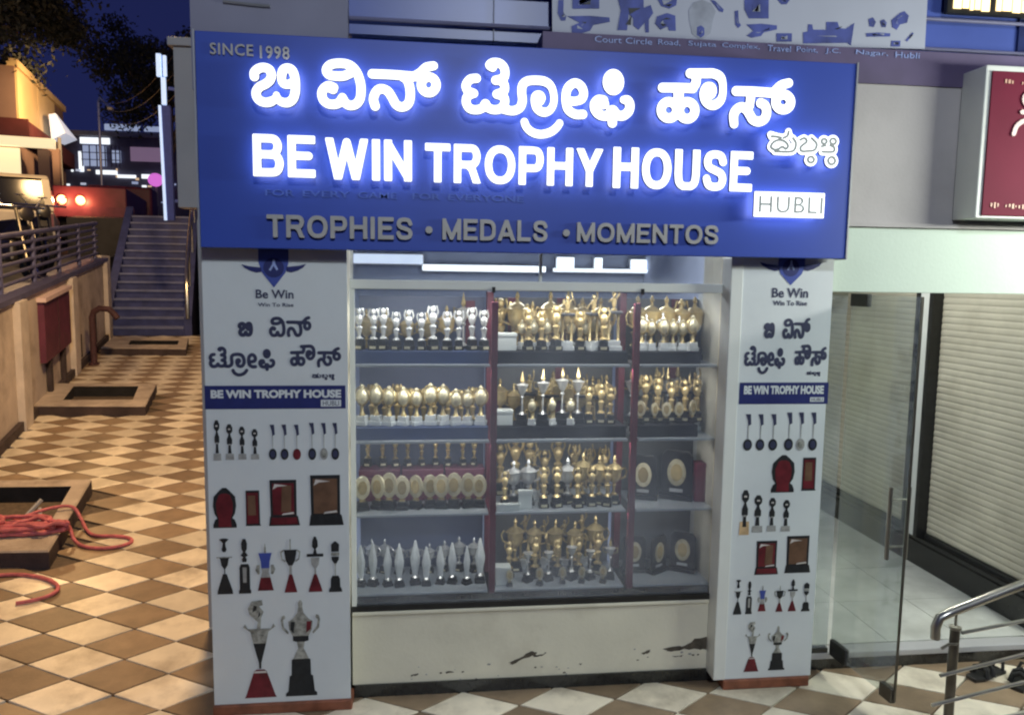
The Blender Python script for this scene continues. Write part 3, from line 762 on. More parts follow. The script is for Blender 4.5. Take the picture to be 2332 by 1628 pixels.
mat('letter_side', (0.30, 0.32, 0.36), 0.5, var=0.05, scale=20)
emit('led_white', (0.86, 0.93, 1.0), 2.4)
emit('led_soft', (0.75, 0.85, 1.0), 1.1)
emit('lit_blue_white', (0.50, 0.68, 1.0), 0.8)
emit('lamp_lens', (1.0, 0.40, 0.22), 1.3)
emit('lit_amber', (1.0, 0.74, 0.34), 2.2)
emit('lit_cream', (1.0, 0.82, 0.48), 0.9)
emit('lit_white', (0.9, 0.96, 1.0), 1.2)
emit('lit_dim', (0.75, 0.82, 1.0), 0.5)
emit('lit_warm_dim', (1.0, 0.70, 0.42), 0.6)
emit('lit_magenta', (0.75, 0.18, 0.72), 0.85)
emit('tail_lamp', (1.0, 0.72, 0.45), 9.0)
emit('headlamp', (1.0, 0.95, 0.85), 3.0)
emit('lit_window', (0.55, 0.66, 0.95), 0.45)
emit('lit_purple', (0.30, 0.20, 0.32), 0.45)
glass('window_glass', (0.94, 0.96, 0.98), 0.06, 0.115)
mat('faint_print', (0.065, 0.125, 0.48), 0.5, var=0.1, scale=20)
glass('door_glass', (0.90, 0.93, 0.91), 0.07, 0.13)
# ================================================================== GROUND
structure(box('ground', 'earth', None, -120, 120, -60, 160, -0.9, -0.6))

# pavement: level in front of the shop, then a ramp that climbs along the building's side
pav = structure(MB().add(
    [(-8, 0.5, -0.016), (4.2, 0.5, -0.016), (4.2, 3.66, -0.016), (-8, 3.66, -0.016),
     (-10, 14.6, 0.9846 - 0.016), (-0.9, 14.6, 0.9846 - 0.016), (-0.9, 3.66, -0.016)],
    [(0, 1, 2, 6, 3), (3, 6, 5, 4)]).build('pavement', 'grout'))

EX, EY, ORG = Vector((0.49, 0.0086)), Vector((-0.057, 0.3015)), Vector((-0.0215, 3.468))
def tile_mesh(name, m):
    b = MB()
    g, h = 0.972, 0.014
    def ring(k, z):
        return [((EX.x * a + EY.x * c) * k, (EX.y * a + EY.y * c) * k, z) for a, c in ((-.5, 0), (0, -.5), (.5, 0), (0, .5))]
    r0, r1, r2 = ring(g, -h), ring(g, -0.002), ring(g - 0.018, 0.0)
    vs = r0 + r1 + r2
    fs = [(i, (i + 1) % 4, 4 + (i + 1) % 4, 4 + i) for i in range(4)] + [(4 + i, 4 + (i + 1) % 4, 8 + (i + 1) % 4, 8 + i) for i in range(4)] + [(8, 9, 10, 11)]
    return b.add(vs, fs).mesh(name, m)
TM = {0: tile_mesh('tile', 'tile_cream'), 1: tile_mesh('tile', 'tile_grey')}
def wall_x(y):
    return -4.12 - 0.2386 * (y - 7.69)
PITS = [[(-3.95, 5.2), (-2.50, 5.16), (-2.79, 6.52), (-4.2, 6.55)],
        [(-4.45, 8.97), (-3.20, 8.93), (-3.45, 10.05), (-4.70, 10.07)],
        [(-5.15, 12.57), (-3.82, 12.50), (-4.08, 13.5), (-5.36, 13.6)]]
def in_poly(x, y, poly):
    r = False
    for i in range(len(poly)):
        (x1, y1), (x2, y2) = poly[i], poly[i - 1]
        if (y1 > y) != (y2 > y) and x < (x2 - x1) * (y - y1) / (y2 - y1) + x1:
            r = not r
    return r
spots = []
for j in range(-8, 40):
    for i in range(-24, 12):
        for kind, (a, c) in enumerate(((i + 0.5, j), (i, j + 0.5))):
            p = ORG + EX * a + EY * c
            if p.y < 3.62:
                if p.y < 2.35 or p.x < -2.6 or p.x > 3.7:
                    continue
                if p.y > 3.50 and -0.95 < p.x < 3.7 and p.y > 3.64:
                    continue
            else:
                if p.x > -0.205 * p.y - 0.18 or p.x < wall_x(p.y) - 0.1 or p.y > 14.4:
                    if not (p.y < 3.86 and p.x < 3.6 and p.x > -1.2 and p.y < 3.75):
                        continue
            if any(in_poly(p.x, p.y, q) for q in PITS):
                continue
            spots.append((p.x, p.y, kind))
spots.sort(key=lambda s: math.hypot(s[0], s[1]))
tilt = math.atan(0.09)
rest = MB()
for n, (x, y, kind) in enumerate(spots):
    onr = y > 3.70
    if n < 298:
        t = link('tile', TM[kind], pav)
        t.location = (x, y, ramp(y) + random.uniform(-0.0006, 0.0006))
        t.rotation_euler = (tilt + random.uniform(-0.003, 0.003) if onr else random.uniform(-0.002, 0.002), random.uniform(-0.003, 0.003), 0)
for kind, mname in ((0, 'tile_cream'), (1, 'tile_grey')):
    b = MB()
    for (x, y, k) in spots[298:]:
        if k == kind:
            me = TM[k]
            b.add([(v.co.x + x, v.co.y + y, v.co.z + ramp(y + v.co.y)) for v in me.vertices], [tuple(p.vertices) for p in me.polygons])
    if b.v:
        o = b.build('distant_tiles', mname, pav)
        o['kind'] = 'stuff'

# ================================================================== SIGN
sign = thing('shop_sign', 'blue trophy shop sign with glowing white Kannada and English letters', 'sign', (0.52, 3.45, 2.218))
box('panel', 'sign_blue', sign, -0.965, 2.000, 3.40, 3.47, 2.218, 3.12, bevel=0.003)
box('edge_trim', 'aluminium', sign, -0.972, -0.9652, 3.394, 3.50, 2.214, 3.124)
box('edge_trim', 'aluminium', sign, 2.0002, 2.008, 3.394, 3.50, 2.214, 3.124)
box('back_frame', 'aluminium', sign, -0.94, 1.98, 3.472, 3.56, 2.26, 3.08)
for k in ('bi', 'vi', 'n', 'tro', 'ee', 'phi', 'hau', 's'):
    KANNADA[k] = [[(x, z, r * 0.90) for x, z, r in s] for s in KANNADA[k]]
    link('kannada_letter', two_sided(stroke_mesh('kannada_letter', KANNADA[k], 3.336, 3.356, 'lit_letter', 0.0045, True), 'lit_letter', 'letter_glow'), sign)
o = link('kannada_place_name', two_sided(stroke_mesh('kannada_place_name', KANNADA['hubballi_back'], 3.344, 3.360, 'lit_letter', 0.004, True), 'lit_letter', 'letter_glow'), sign)
link('letter_core', stroke_mesh('letter_core', KANNADA['hubballi_core'], 3.340, 3.3438, 'letter_core', 0.002), o)
SW = {w[0]: w[1:] for w in SIGN_WORDS}
ENG_Z = (2.590, 2.762)
for w in ('BE', 'WIN', 'TROPHY', 'HOUSE'):
    x0, z0, x1, z1 = SW[w]
    for me in cap_letters(w, x0, z0, x1, z1, 3.336, 0.020, 'lit_letter', 0.097, back=True):
        link('letter', two_sided(me, 'lit_letter', 'letter_glow'), sign)
for w in ('TROPHIES', 'MEDALS', 'MOMENTOS'):
    x0, z0, x1, z1 = SW[w]
    for me in cap_letters(w, x0, z0, x1, z1, 3.378, 0.018, 'letter_grey', 0.092, 0.10, 0.003):
        link('letter', me, sign)
for w in ('dot1', 'dot2'):
    x0, z0, x1, z1 = SW[w]
    c = ((x0 + x1) / 2, (z0 + z1) / 2)
    MB().prism([(c[0] + 0.016 * math.cos(a * PI / 6), c[1] + 0.016 * math.sin(a * PI / 6)) for a in range(12)], 3.378, 3.397).build('dot', 'letter_grey', sign)
for w in ('SINCE', '1998'):
    x0, z0, x1, z1 = SW[w]
    for me in split_letters(text_mesh(w, x0, z0, x1, z1, 3.390, 0.008, 'letter_grey', bold=0.012, space=1.1)):
        link('letter', me, sign)
x0, z0, x1, z1 = SW['faint']
for wd, u0, u1 in (('FOR', 0, .11), ('EVERY', .14, .32), ('GAME', .35, .50), ('FOR', .56, .67), ('EVERYONE', .70, 1.0)):
    link('small_word', text_mesh(wd, x0 + u0 * (x1 - x0), z0 + .006, x0 + u1 * (x1 - x0), z0 + .034, 3.3965, 0.003, 'faint_print', bold=0.01), sign)
x0, z0, x1, z1 = SW['HUBLIplate']
plate = box('place_plate', 'lit_letter', sign, x0, x1, 3.344, 3.360, z0, z1, bevel=0.004)
two_sided(plate.data, 'lit_letter', 'letter_glow')
x0, z0, x1, z1 = SW['HUBLI']
for me in split_letters(text_mesh('HUBLI', x0, z0, x1, z1, 3.3405, 0.003, 'letter_core', bold=0.0, space=1.12)):
    link('letter', me, plate)
for i, x in enumerate((-0.8, 0.1, 1.0, 1.85)):
    MB().tube([(x, 3.50, 3.0), (x, 3.70, 3.06)], 0.012).build('bracket', 'steel_dark', sign)

# ================================================================== PILLARS WITH PRINTED PANELS
def unit(poly, bx):
    x0, z0, x1, z1 = bx
    return [(x0 + u * (x1 - x0), z0 + v * (z1 - z0)) for u, v in poly]
def mirror(half):
    """Right half outline (u from .5 outwards, bottom to top) made symmetric."""
    return [(0.5 + u, v) for u, v in half] + [(0.5 - u, v) for u, v in reversed(half)]
def flat(parent, name, m, poly, y, d=0.0015):
    return MB().prism(poly, y, y + d).build(name, m, parent)
def ell(cx, cz, rx, rz, n=18):
    return [(cx + rx * math.cos(2 * PI * k / n), cz + rz * math.sin(2 * PI * k / n)) for k in range(n)]
CUPS = {
 'cup1': ([(mirror([(.5, 0), (.48, .06), (.12, .36)]), 'print_black'), (mirror([(.03, .36), (.03, .45), (.2, .52), (.28, .64), (.36, .66)]), 'print_black'), (mirror([(.5, .655), (.5, .67)]), 'print_silver'), (mirror([(.08, .76), (.16, .80), (.1, .86), (.08, .92), (.3, .985), (.1, 1)]), 'print_black')]),
 'cup2': ([(mirror([(.5, 0), (.5, .05), (.42, .08), (.42, .48), (.3, .54)]), 'print_black'), (mirror([(.14, .2), (.16, .48)]), 'print_grey'), (mirror([(.16, .58), (.2, .63), (.1, .67), (.3, .70), (.1, .76), (.22, .82), (.24, .92), (.12, 1)]), 'print_black')]),
 'cup3': ([(mirror([(.40, 0), (.36, .06), (.24, .28)]), 'print_maroon'), (mirror([(.24, .28), (.16, .40), (.2, .48)]), 'print_grey'), (mirror([(.2, .48), (.22, .62), (.32, .78), (.34, .80)]), 'print_blue'), (mirror([(.05, .80), (.04, .9), (.01, 1)]), 'print_silver'), ([(.12, .35), (.22, .36), (.22, .55), (.08, .55), (0, .45)], 'print_silver'), ([(.88, .35), (.78, .36), (.78, .55), (.92, .55), (1, .45)], 'print_silver')]),
 'cup4': ([(mirror([(.3, 0), (.27, .05), (.07, .34)]), 'print_maroon'), (mirror([(.07, .34), (.06, .48), (.1, .51)]), 'print_grey'), (mirror([(.1, .51), (.22, .6), (.28, .74), (.3, .8)]), 'print_black'), ([(.02, .77), (.2, .81), (.2, .79), (.08, .74), (.12, .64), (.26, .6), (.26, .57), (.08, .62)], 'print_silver'), ([(.98, .77), (.8, .81), (.8, .79), (.92, .74), (.88, .64), (.74, .6), (.74, .57), (.92, .62)], 'print_silver'), (mirror([(.03, .8), (.02, 1)]), 'print_silver')]),
 'cup5': ([(mirror([(.42, 0), (.38, .06), (.08, .32)]), 'print_maroon'), (mirror([(.06, .32), (.05, .42), (.22, .5), (.26, .62)]), 'print_grey'), (mirror([(.5, .64), (.5, .69)]), 'print_black'), (mirror([(.12, .69), (.05, .78), (.18, .82), (.16, .92), (.06, 1)]), 'print_black')]),
 'cup6': ([(mirror([(.5, 0), (.46, .06), (.36, .1), (.34, .26), (.22, .32)]), 'print_black'), (mirror([(.04, .32), (.03, .52), (.1, .57)]), 'print_silver'), (mirror([(.1, .57), (.26, .64), (.28, .7)]), 'print_black'), (mirror([(.3, .72), (.3, .78)]), 'print_silver'), (mirror([(.28, .80), (.3, .94), (.06, 1)]), 'print_black')]),
 'big1': ([(mirror([(.5, 0), (.46, .02), (.2, .27), (.12, .29)]), 'print_maroon'), (mirror([(.22, .255), (.17, .275)]), 'print_shine'), (mirror([(.03, .30), (.04, .36), (.2, .56)]), 'print_black'), (mirror([(.2, .56), (.28, .68), (.5, .73), (.44, .76), (.36, .71), (.05, .71)]), 'print_silver'), ([(.42, .71), (.46, .78), (.2, .86), (.16, .92), (.28, .99), (.6, 1), (.62, .95), (.5, .94), (.64, .88), (.56, .82), (.54, .71)], 'print_silver'), ([(.3, .88), (.42, .9), (.44, .94), (.34, .95)], 'print_black'), ([(.46, .82), (.54, .85), (.52, .89)], 'print_black')]),
 'big2': ([(mirror([(.40, 0), (.40, .03), (.34, .05), (.30, .21), (.25, .22), (.24, .38), (.2, .39)]), 'print_black'), (mirror([(.2, .39), (.12, .46), (.07, .5), (.1, .57)]), 'print_silver'), (mirror([(.1, .57), (.2, .58), (.2, .63)]), 'print_black'), (mirror([(.2, .63), (.29, .70), (.31, .78), (.2, .81), (.08, .87), (.05, .93), (.06, .97), (.02, 1)]), 'print_silver'), ([(.0, .80), (.03, .71), (.18, .65), (.2, .67), (.08, .73), (.06, .8), (.12, .82), (.1, .85), (.03, .84)], 'print_silver'), ([(1, .80), (.97, .71), (.82, .65), (.8, .67), (.92, .73), (.94, .8), (.88, .82), (.9, .85), (.97, .84)], 'print_silver'), ([(.64, .66), (.76, .70), (.78, .78), (.66, .78)], 'print_maroon'), ([(.24, .7), (.32, .66), (.36, .78), (.26, .78)], 'print_black')]),
}
def printed_panel(root, items, y, names):
    for it in items:
        n, bx = it[0], it[1:5]
        opt = it[5] if len(it) > 5 else 0
        x0, z0, x1, z1 = bx
        w, h = x1 - x0, z1 - z0
        if n == 'shield':
            s = flat(root, 'printed_shield', 'print_blue', unit([(0, 1), (1, 1), (1, .62), (.9, .38), (.5, 0), (.1, .38), (0, .62)], bx), y)
        elif n in ('wingL', 'wingR'):
            p = [(0, .95), (.35, .75), (1, .6), (1, .1), (.75, 0), (.45, .2), (.15, .55)]
            if n == 'wingR':
                p = [(1 - a, c) for a, c in p]
            flat(root, 'printed_wing', 'print_navy', unit(p, bx), y)
        elif n == 'emblem':
            e = flat(root, 'printed_roundel', 'print_navy', ell(x0 + w / 2, z0 + h / 2, w / 2, h / 2), y - 0.0012)
            flat(e, 'printed_figure', 'print_lightblue', unit([(.46, .92), (.56, .92), (.58, .72), (.72, .42), (.64, .36), (.5, .6), (.36, .34), (.26, .38), (.44, .68)], bx), y - 0.0024)
        elif n == 'bewin':
            link('printed_words', text_mesh('Be Win', x0, z0, x1, z1, y, 0.0015, 'print_ink', bold=0.02), root)
        elif n in ('tag', 'hub'):
            if n == 'tag':
                link('printed_small_line', text_mesh('Win To Rise', x0, z0, x1, z1, y, 0.0015, 'print_ink', bold=0.01), root)
            else:
                link('printed_kannada', stroke_mesh('printed_kannada', fit_strokes(KANNADA['hubballi_core'], bx, 0.0022), y, y + 0.0015, 'print_ink', 0.0016), root)
        elif n in ('bi', 'vin', 'tro', 'haus'):
            keys = {'bi': ('bi',), 'vin': ('vi', 'n'), 'tro': ('tro', 'ee', 'phi'), 'haus': ('hau', 's')}[n]
            st = [s for k in keys for s in KANNADA[k]]
            link('printed_kannada', stroke_mesh('printed_kannada', fit_strokes(st, bx, 0.0075 if n != 'bi' else 0.0085), y, y + 0.0015, 'print_ink', 0.0032), root)
        elif n == 'band':
            band = flat(root, 'printed_band', 'print_navy', unit([(0, 0), (1, 0), (1, 1), (0, 1)], bx), y)
        elif n == 'bandtext':
            link('printed_words', text_mesh('BE WIN TROPHY HOUSE', x0, z0, x1, z1, y - 0.0012, 0.001, 'print_white', bold=0.05), root)
        elif n == 'plate':
            p = flat(root, 'printed_plate', 'print_white', unit([(0, 0), (1, 0), (1, 1), (0, 1)], bx), y - 0.0012)
            link('printed_words', text_mesh('HUBLI', x0 + w * .1, z0 + h * .15, x1 - w * .1, z1 - h * .15, y - 0.002, 0.0006, 'print_ink', bold=0.0), p)
        elif n == 'figure':
            p = flat(root, 'printed_trophy', 'print_black', unit(mirror([(.2, .18), (.14, .4), (.3, .46), (.3, .58), (.16, .66), (.1, .72), (.34, .8), (.36, .9), (.16, 1)]), bx), y)
            flat(p, 'printed_base', 'print_tan' if opt else 'print_grey', unit(mirror([(.5, 0), (.46, .17 if not opt else .3)]), bx), y + 0.0002, 0.001)
            flat(p, 'printed_shine', 'print_shine', unit(mirror([(.14, .84), (.12, .88)]), bx), y - 0.001, 0.0008)
            flat(p, 'printed_shine', 'print_grey', unit(mirror([(.2, .41), (.16, .445)]), bx), y - 0.001, 0.0008)
        elif n == 'medal':
            p = flat(root, 'printed_medal', ('print_black', 'print_maroon', 'print_grey')[opt], ell(x0 + w / 2, z0 + h * .16, w * .46, h * .16), y)
            flat(p, 'printed_face', ('print_ink', 'print_maroon', 'print_silver')[opt], ell(x0 + w / 2, z0 + h * .16, w * .3, h * .1), y - 0.001, 0.0008)
            flat(p, 'printed_ribbon', 'print_ink', unit([(.2, 1), (.7, 1), (.78, .72), (.5, .68), (.42, .84)], bx), y)
            flat(p, 'printed_ribbon', 'print_grey', unit([(.45, .70), (.56, .70), (.54, .33), (.48, .33)], bx), y + 0.0003, 0.001)
        elif n == 'round':
            p = flat(root, 'printed_plaque', 'print_black', unit(mirror([(.5, 0), (.5, .08), (.42, .2), (.32, .24), (.44, .36), (.5, .55), (.46, .78), (.22, .93), (.08, 1)]), bx), y)
            flat(p, 'printed_face', 'print_maroon', unit(mirror([(.28, .02), (.26, .22), (.34, .4), (.36, .62), (.24, .82), (.1, .86)]), bx), y - 0.001, 0.0008)
        elif n == 'slab':
            p = flat(root, 'printed_plaque', 'print_black', unit([(.04, 0), (1, 0), (.94, .05), (.92, 1), (.06, 1), (.06, .06)], bx), y)
            flat(p, 'printed_face', 'print_maroon', unit([(.12, .06), (.86, .06), (.84, .94), (.12, .94)], bx), y - 0.001, 0.0008)
            flat(p, 'printed_face', 'print_brown', unit([(.2, .3), (.7, .3), (.66, .86), (.2, .86)], bx), y - 0.002, 0.0008)
        elif n in ('frame_red', 'frame_black'):
            c0, c1, c2 = ('print_maroon', 'print_brown', 'print_maroon') if n == 'frame_red' else ('print_black', 'print_brown', 'print_black')
            p = flat(root, 'printed_plaque', 'print_black', unit([(0, 0), (1, 0), (.94, .2), (.9, .22), (.9, 1), (.04, 1), (.06, .22), (.04, .2)], bx), y)
            flat(p, 'printed_face', c2, unit([(.06, .03), (.94, .03), (.9, .18), (.1, .18)], bx), y - 0.001, 0.0008)
            flat(p, 'printed_face', c0 if n == 'frame_red' else c1, unit([(.14, .24), (.82, .24), (.82, .93), (.12, .93)], bx), y - 0.001, 0.0008)
            if n == 'frame_red':
                flat(p, 'printed_face', c1, unit([(.4, .3), (.72, .3), (.74, .88), (.44, .88)], bx), y - 0.002, 0.0008)
            flat(p, 'printed_shine', 'print_shine', unit([(.14, .80), (.3, .86), (.62, .88), (.2, .92)], bx), y - 0.003, 0.0008)
            flat(p, 'printed_shine', 'print_shine', unit([(.42, .235), (.82, .26), (.8, .3), (.46, .27)], bx), y - 0.003, 0.0008)
        elif n in CUPS:
            p = None
            for k, (poly, mm) in enumerate(CUPS[n]):
                q = flat(root if p is None else p, 'printed_trophy' if p is None else 'printed_piece', mm, unit(poly, bx), y - 0.0004 * k, 0.0015)
                p = p or q

lp = thing('printed_pillar', 'wide left pillar covered by a printed white trophy panel', 'pillar', (-0.68, 3.68, 0.0))
box('column', 'white_wall', lp, -0.985, -0.37, 3.53, 3.95, 0.052, 2.95)
box('printed_board', 'print_white', lp, -0.998, -0.357, 3.522, 3.5296, 0.052, 2.26)
box('base_strip', 'red_wood', lp, -1.003, -0.349, 3.508, 3.62, 0.0, 0.051, bevel=0.006)
printed_panel(lp, LEFT_PRINT, 3.5195, 'l')
rp = thing('printed_pillar', 'narrow right pillar with a printed trophy panel beside the glass door', 'pillar', (1.76, 3.68, 0.0))
box('column', 'white_wall', rp, 1.512, 2.008, 3.53, 3.95, 0.052, 2.95)
box('printed_board', 'print_white', rp, 1.548, 2.016, 3.522, 3.5296, 0.052, 2.26)
box('frame_strip', 'white_frame', rp, 1.484, 1.5475, 3.516, 3.63, 0.052, 2.22, bevel=0.004)
box('base_strip', 'red_wood', rp, 1.535, 2.004, 3.508, 3.62, 0.0, 0.051, bevel=0.006)
printed_panel(rp, RIGHT_PRINT, 3.5195, 'r')

# ================================================================== DADO, WINDOW
dado = thing('low_wall', 'low cream wall with peeling paint under the shop window', 'wall', (0.58, 3.7, 0.0))
box('wall_face', 'white_wall', dado, -0.3565, 1.5115, 3.625, 3.80, 0.062, 0.425)
box('sill', 'white_wall', dado, -0.3564, 1.4835, 3.608, 3.86, 0.426, 0.447, bevel=0.006)
box('skirting', 'black_granite', dado, -0.3484, 1.5345, 3.612, 3.80, -0.01, 0.0615)
for pts in ([(.43, .145), (.48, .16), (.52, .185), (.55, .20), (.575, .19), (.57, .175), (.61, .178), (.625, .19), (.615, .175), (.585, .165), (.55, .172), (.50, .155), (.45, .135)],
            [(.105, .108), (.14, .113), (.15, .107), (.11, .103)], [(-.07, .10), (-.03, .104), (-.035, .096), (-.065, .095)],
            [(1.13, .165), (1.18, .18), (1.175, .165), (1.14, .15)], [(1.245, .175), (1.33, .195), (1.36, .188), (1.42, .225), (1.508, .235), (1.508, .155), (1.48, .165), (1.44, .17), (1.36, .172), (1.29, .165)],
            [(.80, .118), (.815, .12), (.812, .113)], [(1.30, .135), (1.36, .14), (1.34, .132)]):
    rough = []
    for k, (x, z) in enumerate(pts):
        xn, zn = pts[(k + 1) % len(pts)]
        for t_ in (0.0, 0.33, 0.66):
            rough.append((x + (xn - x) * t_ + random.uniform(-.004, .004), z + (zn - z) * t_ + random.uniform(-.004, .004)))
    MB().prism(rough, 3.6225, 3.6245).build('paint_patch', 'stain', dado)

for k in range(26):                         # small flakes where the paint has come off
    x, z = random.choice(((.52, .16), (1.40, .17), (1.2, .15), (.13, .10), (.7, .11), (1.0, .10)))
    x += random.gauss(0, .09)
    z += random.gauss(0, .02)
    if -0.34 < x < 1.47:
        r_ = random.uniform(.003, .008)
        MB().prism([(x + r_ * random.uniform(.7, 1.8) * math.cos(a), z + r_ * random.uniform(.4, 1.0) * math.sin(a)) for a in (0, 1.1, 2.1, 3.3, 4.2, 5.3)], 3.6228, 3.6246).build('paint_flake', random.choice(('stain', 'print_grey')), dado)
win = thing('shop_window', 'large glazed shop window in a white frame below the sign', 'window', (0.57, 3.64, 0.45))
box('glass_pane', 'window_glass', win, -0.352, 1.482, 3.632, 3.638, 0.45, 2.36)
box('top_rail', 'white_frame', win, -0.355, 1.4838, 3.610, 3.655, 2.043, 2.088, bevel=0.005)
box('bottom_rail', 'black_plastic', win, -0.355, 1.4837, 3.612, 3.652, 0.4475, 0.476)
box('side_rail', 'white_frame', win, -0.356, -0.334, 3.614, 3.654, 0.477, 2.042)
box('mullion', 'white_frame', win, 0.555, 0.567, 3.618, 3.65, 2.0885, 2.36)
box('head', 'white_wall', win, -0.356, 1.511, 3.62, 3.72, 2.361, 2.95)
for x in (0.33, 1.07):
    box('clip', 'black_plastic', win, x - 0.008, x + 0.008, 3.602, 3.609, 2.032, 2.06)

# ================================================================== DISPLAY CABINET
cab = thing('display_cabinet', 'three bay glass trophy cabinet with red posts behind the window', 'cabinet', (0.58, 3.9, 0.45))
BAYS = [(-0.35, 0.325), (0.36, 1.045), (1.10, 1.53)]
SHELF = [1.672, 1.286, 0.911, 0.500]
for bi_, (a, c) in enumerate(BAYS):
    box('back_panel', ('cabinet_reflect_blue', 'cabinet_back', 'cabinet_back')[bi_], cab, a, c, 4.06, 4.075, 0.46, 2.0)
    for si, z in enumerate(SHELF):
        box('shelf', 'shelf_grey', cab, a, c, 3.70, 4.059, z - 0.013, z, bevel=0.003)
        if si < 2:
            box('riser', 'riser_reflect_blue' if bi_ == 0 else 'riser_black', cab, a + 0.004, c - (0.004 if bi_ < 2 else 0.10), 3.735, 3.90, z + 0.0005, z + 0.062)
for x in (0.3425, 1.0725):
    box('post', 'cabinet_red', cab, x - 0.011, x + 0.021, 3.703, 3.73, 0.452, 1.985)
    box('post', 'cabinet_red', cab, x - 0.012, x + 0.022, 3.985, 4.055, 0.452, 2.03)
for x, z0_, z1_ in ((0.72, 1.3, 2.0), (0.45, 1.69, 2.0), (1.37, 1.3, 2.0), (0.22, 1.69, 1.98)):
    box('back_strip', 'cabinet_red', cab, x, x + 0.05, 4.048, 4.0595, z0_, z1_)
box('end_panel', 'white_frame', cab, 1.531, 1.545, 3.70, 4.07, 0.452, 2.03)
box('plinth', 'black_granite', cab, -0.35, 1.53, 3.69, 4.05, 0.4475, 0.482)

# shop interior seen over the cabinet
shop = structure(MB().box(-1.0, 3.0, 6.8, 6.9, 0, 3.0).box(-1.1, -1.0, 4.0, 6.8, 0, 3.0).box(2.02, 2.12, 3.96, 6.8, 0, 3.0).box(-1.0, 2.0, 3.96, 6.8, 2.96, 3.05).box(-1.0, 2.0, 3.9, 6.8, 0.0, 0.05).build('shop_interior_walls', 'shop_wall'))
for lab, x0, x1, z0, z1, m in (('wide bright white light panel seen at the left above the window rail', -0.62, -0.02, 2.22, 2.30, 'led_soft'),
                     ('long white tube light above the left and middle cabinet bays', -0.02, 1.08, 2.165, 2.215, 'led_white'),
                     ('long white tube light above the right cabinet bay', 1.16, 2.02, 2.172, 2.20, 'led_white'),
                     ('square white light block hanging under the sign near the mullion', 1.19, 1.34, 2.205, 2.30, 'led_white'),
                     ('small white light block under the middle of the sign', 1.54, 1.60, 2.205, 2.30, 'led_white'),
                     ('wide white light block above the right cabinet bay', 1.88, 2.01, 2.205, 2.29, 'led_white')):
    t = thing('ceiling_light', lab, 'light', ((x0 + x1) / 2, 6.7, z0))
    box('diffuser', m, t, x0, x1, 6.68, 6.74, z0, z1, bevel=0.004)
    box('backplate', 'aluminium', t, x0 - 0.01, x1 + 0.01, 6.741, 6.79, z0 - 0.008, z1 + 0.008)

# ================================================================== TROPHIES
def tro_base(root, w=0.05, h=0.03, m='trophy_black'):
    MB().box(-w / 2, w / 2, -w * .4, w * .4, 0, h * .45).box(-w * .4, w * .4, -w * .33, w * .33, h * .4505, h).build('base', m, root, bevel=0.002)
def proto(name, cat='trophy'):
    return thing(name, 'x', cat)
def make_figure(metal='silver'):
    r = proto('figure_trophy')
    tro_base(r, 0.046, 0.045)
    MB().lathe([(.012, .045), (.02, .05), (.008, .06), (.011, .085), (.016, .10), (.006, .108), (.012, .118), (.018, .138), (.013, .152), (.006, .158)], n=10).build('body', metal, r, smooth=True)
    MB().lathe([(.003, .158), (.0105, .163), (.0125, .172), (.010, .181), (.003, .186)], n=8).build('head', metal, r, smooth=True)
    MB().tube([(-.016, 0, .142), (-.024, 0, .160), (-.016, 0, .185)], .004, 6).tube([(.016, 0, .142), (.024, 0, .160), (.016, 0, .185)], .004, 6).build('arms', metal, r, smooth=True)
    box('name_plate', 'pale_gold', r, -.014, .014, -.0199, -.0185, .006, .018)
    return r
def make_globe(m='pale_gold'):
    r = proto('globe_trophy')
    tro_base(r, 0.05, 0.04, 'trophy_white')
    MB().lathe([(.014, .04), (.007, .055), (.006, .075), (.018, .085)], n=10).build('stem', 'gold', r, smooth=True)
    MB().lathe([(.006, .085), (.017, .094), (.025, .112), (.024, .130), (.014, .146), (.008, .150), (.010, .158), (.003, .166)], n=12).build('globe', 'pale_gold', r, smooth=True)
    MB().tube([(.031 * math.cos(k * PI / 6), 0, .121 + .036 * math.sin(k * PI / 6)) for k in range(-5, 12)], .0028, 5).build('ring', 'gold', r, smooth=True)
    return r
def make_medallion():
    r = proto('medallion_trophy')
    tro_base(r, 0.05, 0.034)
    b = MB().prism([(.031 * math.cos(k * PI / 8), .09 + .047 * math.sin(k * PI / 8)) for k in range(16)], -.006, .006)
    b.build('disc', 'pale_gold', r, bevel=0.002)
    MB().prism([(.018 * math.cos(k * PI / 8), .09 + .028 * math.sin(k * PI / 8)) for k in range(16)], -.0085, -.0062).build('centre', 'gold', r)
    MB().prism([(-.012, .034), (.012, .034), (.006, .05), (-.006, .05)], -.005, .005).build('foot', 'gold', r)
    return r
def make_spindle():
    r = proto('spindle_trophy')
    tro_base(r, 0.046, 0.028)
    MB().lathe([(.008, .028), (.012, .045), (.021, .10), (.022, .118), (.012, .165), (.004, .198)], n=6, sy=0.6).build('spindle', 'trophy_white', r)
    MB().lathe([(.012, .028), (.017, .034), (.008, .042)], n=10).build('collar', 'silver', r, smooth=True)
    return r
